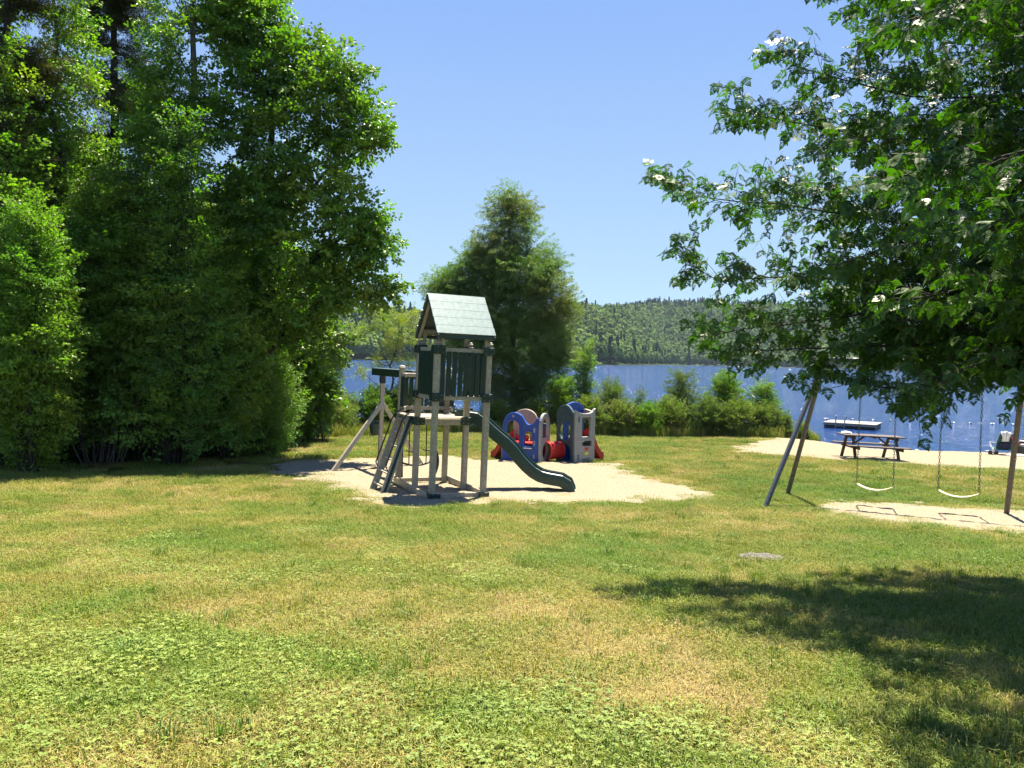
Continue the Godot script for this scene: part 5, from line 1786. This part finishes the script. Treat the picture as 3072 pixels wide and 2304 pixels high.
# ---- swing set on the right ----
func swing_set() -> void:
	var o := Vector3(6.4, -1.03, -14.4)
	var root := thing("swing_set", "grey pipe swing set whose legs lean out of the maple leaves", "swing set", Transform3D(Basis(), o))
	var a1 := Vector3(6.0, 1.72, -15.15)
	var a2 := Vector3(8.62, 1.72, -13.25)
	var legs := [[Vector3(4.55, -1.15, -14.12), a1, M.steel_pipe], [Vector3(5.67, -1.2, -16.08), a1, M.rusty_pipe], [Vector3(8.94, -1.15, -14.1), a2, M.rusty_pipe], [Vector3(8.45, -1.05, -12.1), a2, M.steel_pipe]]
	for q in legs:
		var b := MB.new()
		b.tube([q[0] - o, q[1] - o], [0.045, 0.045], 12)
		part("leg", b, q[2], root)
	var bm := MB.new()
	var dir := (a2 - a1).normalized()
	bm.tube([a1 - dir * 0.15 - o, a2 + dir * 0.15 - o], [0.048, 0.048], 12)
	part("top_bar", bm, M.steel_pipe, root)
	for a in [a1, a2]:
		var c := MB.new()
		c.tube([a - dir * 0.07 - o, a + dir * 0.07 - o], [0.066, 0.066], 12)
		part("bracket", c, M.rusty_pipe, root)
	var bo := MB.new()
	var bp := Vector3(8.94, -1.15, -14.1).lerp(a2, 0.42) - o
	bo.tube([bp + Vector3(0, 0, 0.03), bp + Vector3(0.01, 0, 0.06)], [0.02, 0.018], 8)
	part("bolt", bo, M.bolt, root)
	for q in [[0.30, "belt swing on chains nearer the picnic table", 0.32], [0.72, "belt swing on chains nearer the swing set's right leg", 0.32]]:
		var top := a1.lerp(a2, q[0])
		var gy := land(top.x, top.z)
		var s := thing("belt_swing", q[1], "swing", Transform3D(Basis(Vector3.UP, atan2(-dir.z, dir.x)), Vector3(top.x, gy + q[2], top.z)), "belt swings of the pipe swing set")
		var H: float = top.y - (gy + q[2])
		var rings := []
		for k in 13:
			var f := lerpf(-1.0, 1.0, k / 12.0)
			var c := Vector3(f * 0.31, 0.085 * f * f, 0)
			rings.append([c + Vector3(0, 0, -0.07), c + Vector3(0, 0, 0.07), c + Vector3(0, 0.014, 0.07), c + Vector3(0, 0.014, -0.07)])
		var sb := MB.new()
		sb.loft(rings)
		part("seat", sb, M.swing_belt, s)
		for e in [-1.0, 1.0]:
			link_chain(Vector3(e * 0.315, 0.09, 0), Vector3(e * 0.30, H, 0), "chain", s, M.chain, 0.055, 0.0048)


# ---- on the beach and the lake ----
func beach_things() -> void:
	# picnic table
	var g0 := land(11.4, -24.8)
	var t := thing("picnic_table", "weathered brown picnic table on the beach sand", "picnic table", Transform3D(Basis(Vector3.UP, deg_to_rad(-2.0)) * Basis(Vector3.BACK, deg_to_rad(-1.5)), Vector3(11.35, g0, -24.8)))
	for k in 5:
		part("top_board", bx(at(0, 0.74, -0.29 + k * 0.145), Vector3(1.90, 0.038, 0.135), 0.006), M.table_wood, t)
	for s in [-1.0, 1.0]:
		for k in 2:
			part("seat_board", bx(at(-0.01 * k, 0.44, s * (0.55 + 0.145 * k)), Vector3(1.90, 0.038, 0.135), 0.006), M.table_wood, t)
	for e in [-0.66, 0.66]:
		for s in [-1.0, 1.0]:
			var b := MB.new()
			b.beam(Vector3(e, -0.02, s * 0.58), Vector3(e, 0.72, s * 0.24), 0.04, 0.09, 0.005, Vector3.RIGHT)
			part("leg", b, M.table_wood, t)
		part("seat_bearer", bx(at(e + 0.041, 0.375, 0), Vector3(0.038, 0.09, 1.45), 0.005), M.table_wood, t)
		part("top_bearer", bx(at(e + 0.041, 0.675, 0), Vector3(0.038, 0.09, 0.70), 0.005), M.table_wood, t)
		var br := MB.new()
		br.beam(Vector3(e * 0.92, 0.40, 0.0), Vector3(e * 0.30, 0.71, 0.0), 0.038, 0.075, 0.005, Vector3.BACK)
		part("brace", br, M.table_wood, t)
	part("cleat", bx(at(0, 0.70, 0), Vector3(0.06, 0.04, 0.7), 0.005), M.table_wood, t)
	# towel on the table's end
	var tw := MB.new()
	var rings := []
	for i in 7:
		var ring := []
		for k in 10:
			var a := TAU * k / 10.0
			var r := [0.12, 0.14, 0.13, 0.11, 0.08, 0.05, 0.01][i] as float
			ring.append(Vector3(cos(a) * r * 1.3, [0.0, 0.015, 0.035, 0.05, 0.06, 0.066, 0.068][i] * (1.0 + 0.3 * sin(a * 3.0 + i)), sin(a) * r))
		rings.append(ring)
	tw.loft(rings)
	var to := part(numbered("towel"), tw, M.white_cloth, self)
	to.transform = t.transform * at(-0.72, 0.762, -0.12, 0.3)
	tag(to, "crumpled white towel on the picnic table's end", "towel")
	# swim raft
	var L := Vector3(16.55, LAKE, -41.93)
	var N := Vector3(18.75, LAKE, -40.55)
	var R := Vector3(20.1, LAKE, -42.4)
	var ex := (N - L)
	var ez := (R - N)
	var ctr := (L + R) * 0.5
	var yaw := atan2(-ex.z, ex.x)
	var r := thing("swim_raft", "flat swimming raft with pale deck and small ladder on the lake", "raft", at(ctr.x, LAKE, ctr.z, yaw))
	var sx := ex.length()
	var sz := ez.length()
	part("hull", bx(at(0, 0.09, 0), Vector3(sx - 0.1, 0.32, sz - 0.1), 0.02), M.raft_float, r)
	for k in 14:
		part("deck_board", bx(at(0, 0.275, -sz * 0.5 + sz / 14.0 * (k + 0.5)), Vector3(sx, 0.045, sz / 14.0 - 0.008), 0.005), M.raft_deck, r)
	part("fascia", bx(at(0, 0.20, sz * 0.5 - 0.03), Vector3(sx - 0.02, 0.10, 0.03), 0.005), M.raft_deck, r)
	for s in [-0.22, 0.22]:
		var b := MB.new()
		b.tube([Vector3(-0.45 + s, -0.3, sz * 0.5 + 0.04), Vector3(-0.45 + s, 0.62, sz * 0.5 + 0.04), Vector3(-0.45 + s, 0.68, sz * 0.5 - 0.04), Vector3(-0.45 + s, 0.62, sz * 0.5 - 0.14), Vector3(-0.45 + s, 0.28, sz * 0.5 - 0.14)], [0.018, 0.018, 0.018, 0.018, 0.018], 7)
		part("ladder_rail", b, M.pale_metal, r)
	for y in [-0.1, 0.12]:
		var b := MB.new()
		b.tube([Vector3(-0.67, y, sz * 0.5 + 0.04), Vector3(-0.23, y, sz * 0.5 + 0.04)], [0.016, 0.016], 7)
		part("ladder_rung", b, M.pale_metal, r)
	# float line
	var spots_ := [[19.4, -48.4], [21.0, -48.4], [22.2, -48.2], [23.2, -48.1], [24.3, -47.9], [25.5, -47.7], [26.7, -47.5], [27.6, -47.3], [28.9, -47.2], [30.0, -47.0]]
	var where := ["leftmost float of the swimming line", "second float from the left on the swimming line", "third float from the left on the swimming line", "fourth float from the left on the swimming line", "fifth float from the left on the swimming line", "sixth float from the left on the swimming line", "fourth float from the right on the swimming line", "third float from the right on the swimming line", "second float from the right on the swimming line", "rightmost float of the swimming line"]
	for i in spots_.size():
		var b := thing("buoy", "white and dark " + where[i], "buoy", at(spots_[i][0], LAKE, spots_[i][1], 0.3 * i), "floats of the swimming line")
		var m := MB.new()
		var pts := []
		var rr := []
		for k in 7:
			pts.append(Vector3(-0.12 + 0.24 * k / 6.0, 0.02, 0))
			rr.append(0.065 * sqrt(maxf(0.05, 1.0 - pow((k - 3) / 3.2, 2.0))))
		m.tube(pts, rr, 10)
		part("float", m, M.buoy_white if i % 2 == 0 else M.buoy_dark, b)
		var band := MB.new()
		band.tube([Vector3(-0.035, 0.02, 0), Vector3(0.035, 0.02, 0)], [0.067, 0.067], 10)
		part("band", band, M.buoy_dark if i % 2 == 0 else M.buoy_white, b)
	# beach chair seen from behind, with towels and a bag on it
	var cx := 18.15
	var cz := -28.9
	var ch := thing("beach_chair", "green folding beach chair seen from behind near the waterline", "beach chair", on(cx, cz, deg_to_rad(-8.0)))
	var bk := MB.new()
	rings = []
	for i in 9:
		var f := i / 8.0
		var y := lerpf(0.22, 0.82, f)
		var zz := lerpf(-0.02, 0.20, f)
		var hw := lerpf(0.27, 0.25, f) - (0.06 * pow(maxf(0.0, f - 0.75) * 4.0, 2.0))
		var sag := 0.03 * sin(f * PI)
		rings.append([Vector3(-hw, y, zz), Vector3(0, y - 0.02, zz - sag), Vector3(hw, y, zz), Vector3(hw, y, zz - 0.02), Vector3(0, y - 0.02, zz - sag - 0.02), Vector3(-hw, y, zz - 0.02)])
	bk.loft(rings)
	part("backrest", bk, M.teal_cloth, ch)
	part("seat", bx(Transform3D(Basis(Vector3.RIGHT, 0.1), Vector3(0, 0.22, -0.26)), Vector3(0.52, 0.03, 0.46), 0.012), M.teal_cloth, ch)
	part("pocket", bx(Transform3D(Basis(Vector3.RIGHT, 0.35), Vector3(-0.02, 0.36, 0.085)), Vector3(0.40, 0.24, 0.05), 0.02), M.navy_cloth, ch)
	for s in [-1.0, 1.0]:
		var fr := MB.new()
		fr.tube([Vector3(s * 0.29, 0.02, -0.46), Vector3(s * 0.29, 0.24, -0.05), Vector3(s * 0.28, 0.60, 0.14), Vector3(s * 0.24, 0.86, 0.22), Vector3(s * 0.10, 0.90, 0.24)], [0.013, 0.013, 0.013, 0.013, 0.013], 7)
		part("frame", fr, M.pale_metal, ch)
		var lg := MB.new()
		lg.tube([Vector3(s * 0.30, 0.02, 0.18), Vector3(s * 0.30, 0.24, -0.2), Vector3(s * 0.30, 0.42, -0.45)], [0.013, 0.013, 0.013], 7)
		part("leg", lg, M.pale_metal, ch)
		part("arm", bx(at(s * 0.31, 0.45, -0.18), Vector3(0.05, 0.03, 0.46), 0.012), M.pale_metal, ch)
	var cloth := MB.new()
	rings = []
	for i in 10:
		var f := i / 9.0
		var y := 0.93 - 0.05 * cos(f * 5.0) - 0.46 * maxf(0.0, f - 0.25)
		var ring := []
		for k in 9:
			var e := lerpf(-1.0, 1.0, k / 8.0)
			ring.append(Vector3(-0.06 + e * lerpf(0.20, 0.12, f) + 0.02 * sin(k * 2.0 + i), y - 0.04 * absf(e) + 0.015 * sin(k * 1.7), 0.16 + 0.13 * sin(f * 2.6) + 0.02 * cos(k * 2.5)))
		for k in 9:
			var q: Vector3 = ring[8 - k]
			ring.append(q + Vector3(0, -0.008, -0.02))
		rings.append(ring)
	cloth.loft(rings)
	var tow := part(numbered("towel"), cloth, M.white_cloth, self)
	tow.transform = ch.transform
	tag(tow, "white towel thrown over the back of the green beach chair", "towel")
	var bag := thing("beach_bag", "dark bag hung on the right of the green chair's back", "bag", ch.transform * at(0.17, 0.50, 0.24))
	part("pouch", bx(at(0, 0.08, 0), Vector3(0.20, 0.30, 0.10), 0.04), M.navy_cloth, bag)
	part("pocket", bx(at(0.0, 0.17, 0.055), Vector3(0.13, 0.07, 0.03), 0.012), M.decal_red, bag)
	var stp := MB.new()
	stp.tube([Vector3(-0.06, 0.22, 0), Vector3(-0.05, 0.40, -0.02), Vector3(0.05, 0.40, -0.02), Vector3(0.06, 0.22, 0)], [0.01, 0.01, 0.01, 0.01], 6)
	part("strap", stp, M.black_rubber, bag)
	# folding trolley beside the chair: two black wheels and a pale handle
	var tr := thing("beach_trolley", "pale folding trolley with black wheels left of the green chair", "trolley", on(cx - 0.42, cz + 0.06, 0.2))
	for s in [-0.12, 0.12]:
		var wl := MB.new()
		wl.tube([Vector3(s - 0.02, 0.09, 0), Vector3(s + 0.02, 0.09, 0)], [0.09, 0.09], 14)
		part("wheel", wl, M.black_rubber, tr)
	part("bed", bx(at(0, 0.13, -0.12), Vector3(0.24, 0.03, 0.34), 0.008), M.pale_metal, tr)
	var hd := MB.new()
	hd.tube([Vector3(0.06, 0.12, 0.0), Vector3(-0.10, 0.26, 0.04), Vector3(-0.16, 0.34, 0.05)], [0.02, 0.02, 0.025], 7)
	part("handle", hd, M.white_cloth, tr)
	# red toy, storage bin and board
	var toy := thing("red_frisbee", "red throwing disc lying on the chair's arm rest", "toy", ch.transform * at(0.42, 0.46, -0.05))
	var disc := MB.new()
	disc.tube([Vector3(0, 0.0, 0), Vector3(0, 0.015, 0), Vector3(0, 0.045, 0), Vector3(0, 0.055, 0)], [0.15, 0.17, 0.16, 0.12], 16)
	part("disc", disc, M.red_plastic, toy)
	var bn := thing("storage_bin", "dark grey storage bin behind the swing set's right leg", "bin", on(19.0, -28.7, 0.05))
	var tub := MB.new()
	rings = []
	for q in [[0.0, 0.34], [0.36, 0.40]]:
		rings.append([Vector3(-q[1], q[0], -0.26), Vector3(q[1], q[0], -0.26), Vector3(q[1], q[0], 0.26), Vector3(-q[1], q[0], 0.26)])
	tub.loft(rings)
	part("tub", tub, M.grey_bin, bn)
	part("rim", bx(at(0, 0.37, 0), Vector3(0.86, 0.04, 0.58), 0.012), M.grey_bin, bn)
	var st := thing("folded_towels", "striped black and white towels piled on the grey storage bin", "towels", bn.transform * at(-0.1, 0.392, 0))
	for k in 4:
		part("towel_fold", bx(at(0.03 * (k % 2), 0.035 + 0.062 * k, 0.01 * k, 0.08 * k), Vector3(0.52 - 0.05 * k, 0.06, 0.40), 0.025), M.white_cloth if k % 2 == 0 else M.grey_bin, st)
	var bd := thing("foam_board", "white foam board lying on the sand by the chair", "board", on(18.45, -28.25, 0.1))
	var ob := PackedVector2Array()
	for k in 20:
		var a := TAU * k / 20.0
		ob.append(Vector2(cos(a) * 0.62, sin(a) * 0.26 * (1.0 - 0.2 * cos(a))))
	var bm := MB.new()
	bm.panel(ob, PackedVector2Array(), Transform3D(Basis(Vector3.RIGHT, PI / 2.0), Vector3(0, 0.045, 0)), 0.06)
	part("deck", bm, M.white_cloth, bd)


func small_things() -> void:
	# flat rock level with the grass
	var rk := MB.new()
	var rings := []
	for q in [[-0.10, 1.1], [0.0, 1.0], [0.025, 0.93], [0.042, 0.75], [0.05, 0.45], [0.052, 0.1]]:
		var ring := []
		for k in 22:
			var a := TAU * k / 22.0
			var w := 1.0 + 0.25 * fine.get_noise_2d(cos(a) * 18.0, sin(a) * 18.0)
			ring.append(Vector3(cos(a) * 0.30 * w * q[1], q[0] + 0.008 * fine.get_noise_2d(cos(a) * 60.0 * q[1], sin(a) * 60.0), sin(a) * 0.17 * w * q[1]))
		rings.append(ring)
	rk.loft(rings)
	var o := part(numbered("flat_rock"), rk, M.rock, self)
	o.transform = on(2.93, -9.05, -0.1)
	tag(o, "flat grey rock lying level with the lawn", "rock")
	# leaning stake by the wood
	var s := thing("leaning_stake", "thin dark stake leaning at the end of the wood", "stake", on(-6.22, -26.16))
	var b := MB.new()
	b.beam(Vector3(0, -0.2, 0), Vector3(-0.22, 1.12, -0.1), 0.045, 0.045, 0.006)
	part("shaft", b, M.post_wood, s)
	part("head_board", bx(Transform3D(Basis(Vector3.BACK, 0.18), Vector3(-0.215, 1.08, -0.06)), Vector3(0.16, 0.14, 0.025), 0.004), M.post_wood, s)
	# lone tall grass clumps on the lawn near the tree's shade
	var b2 := MB.new()
	for k in 60:
		var a := rnd(0, TAU)
		blade(b2, Vector3(cos(a), 0, sin(a)) * rng.randf() * 0.07, rnd(0.05, 0.15), rnd(0.0012, 0.0024), rnd(0.15, 0.8), a + rnd(-0.7, 0.7))
	var xs := []
	var cs := []
	for q in [[1.75, -7.35], [2.05, -7.6], [2.5, -7.7], [3.0, -7.8], [3.4, -7.7], [3.8, -7.9], [2.7, -7.2], [4.1, -7.4], [-0.55, -4.5], [-0.7, -4.3], [3.6, -8.2], [2.2, -8.0]]:
		for k in 3:
			var x: float = q[0] + rnd(-0.12, 0.12)
			var z: float = q[1] + rnd(-0.12, 0.12)
			var sc := rnd(0.7, 1.15)
			xs.append(Transform3D(Basis(Vector3.UP, rnd(0, TAU)).scaled(Vector3(sc, sc, sc)), Vector3(x, land(x, z), z)))
			cs.append(Color(0.14, 0.22, 0.04) * rnd(0.8, 1.2))
	var u := copies(numbered("tall_grass"), b2.mesh(), M.blade, xs, cs, self)
	u.set_meta("kind", "stuff")
	u.set_meta("label", "longer dark grass clumps standing in the lawn around the flat rock")
	u.set_meta("category", "grass")


func _ready() -> void:
	rng.seed = 20240611
	broad.seed = 5
	broad.frequency = 0.02
	broad.fractal_octaves = 3
	fine.seed = 9
	fine.frequency = 0.05
	fine.fractal_octaves = 3
	view()
	materials()
	ground()
	lake()
	hill()
	sand("play_sand", play_sand, "pale sand under the play tower and the climber", 0.08)
	sand("swing_sand", swing_sand, "pale bare sand strip under the pipe swing set", 0.08)
	sand("beach_sand", beach_sand, "pale beach sand running down to the water", 0.16)
	make_shoots()
	left_wood()
	shore()
	tower()
	climber()
	swing_set()
	beach_things()
	small_things()
	right_maple()
	lawn()
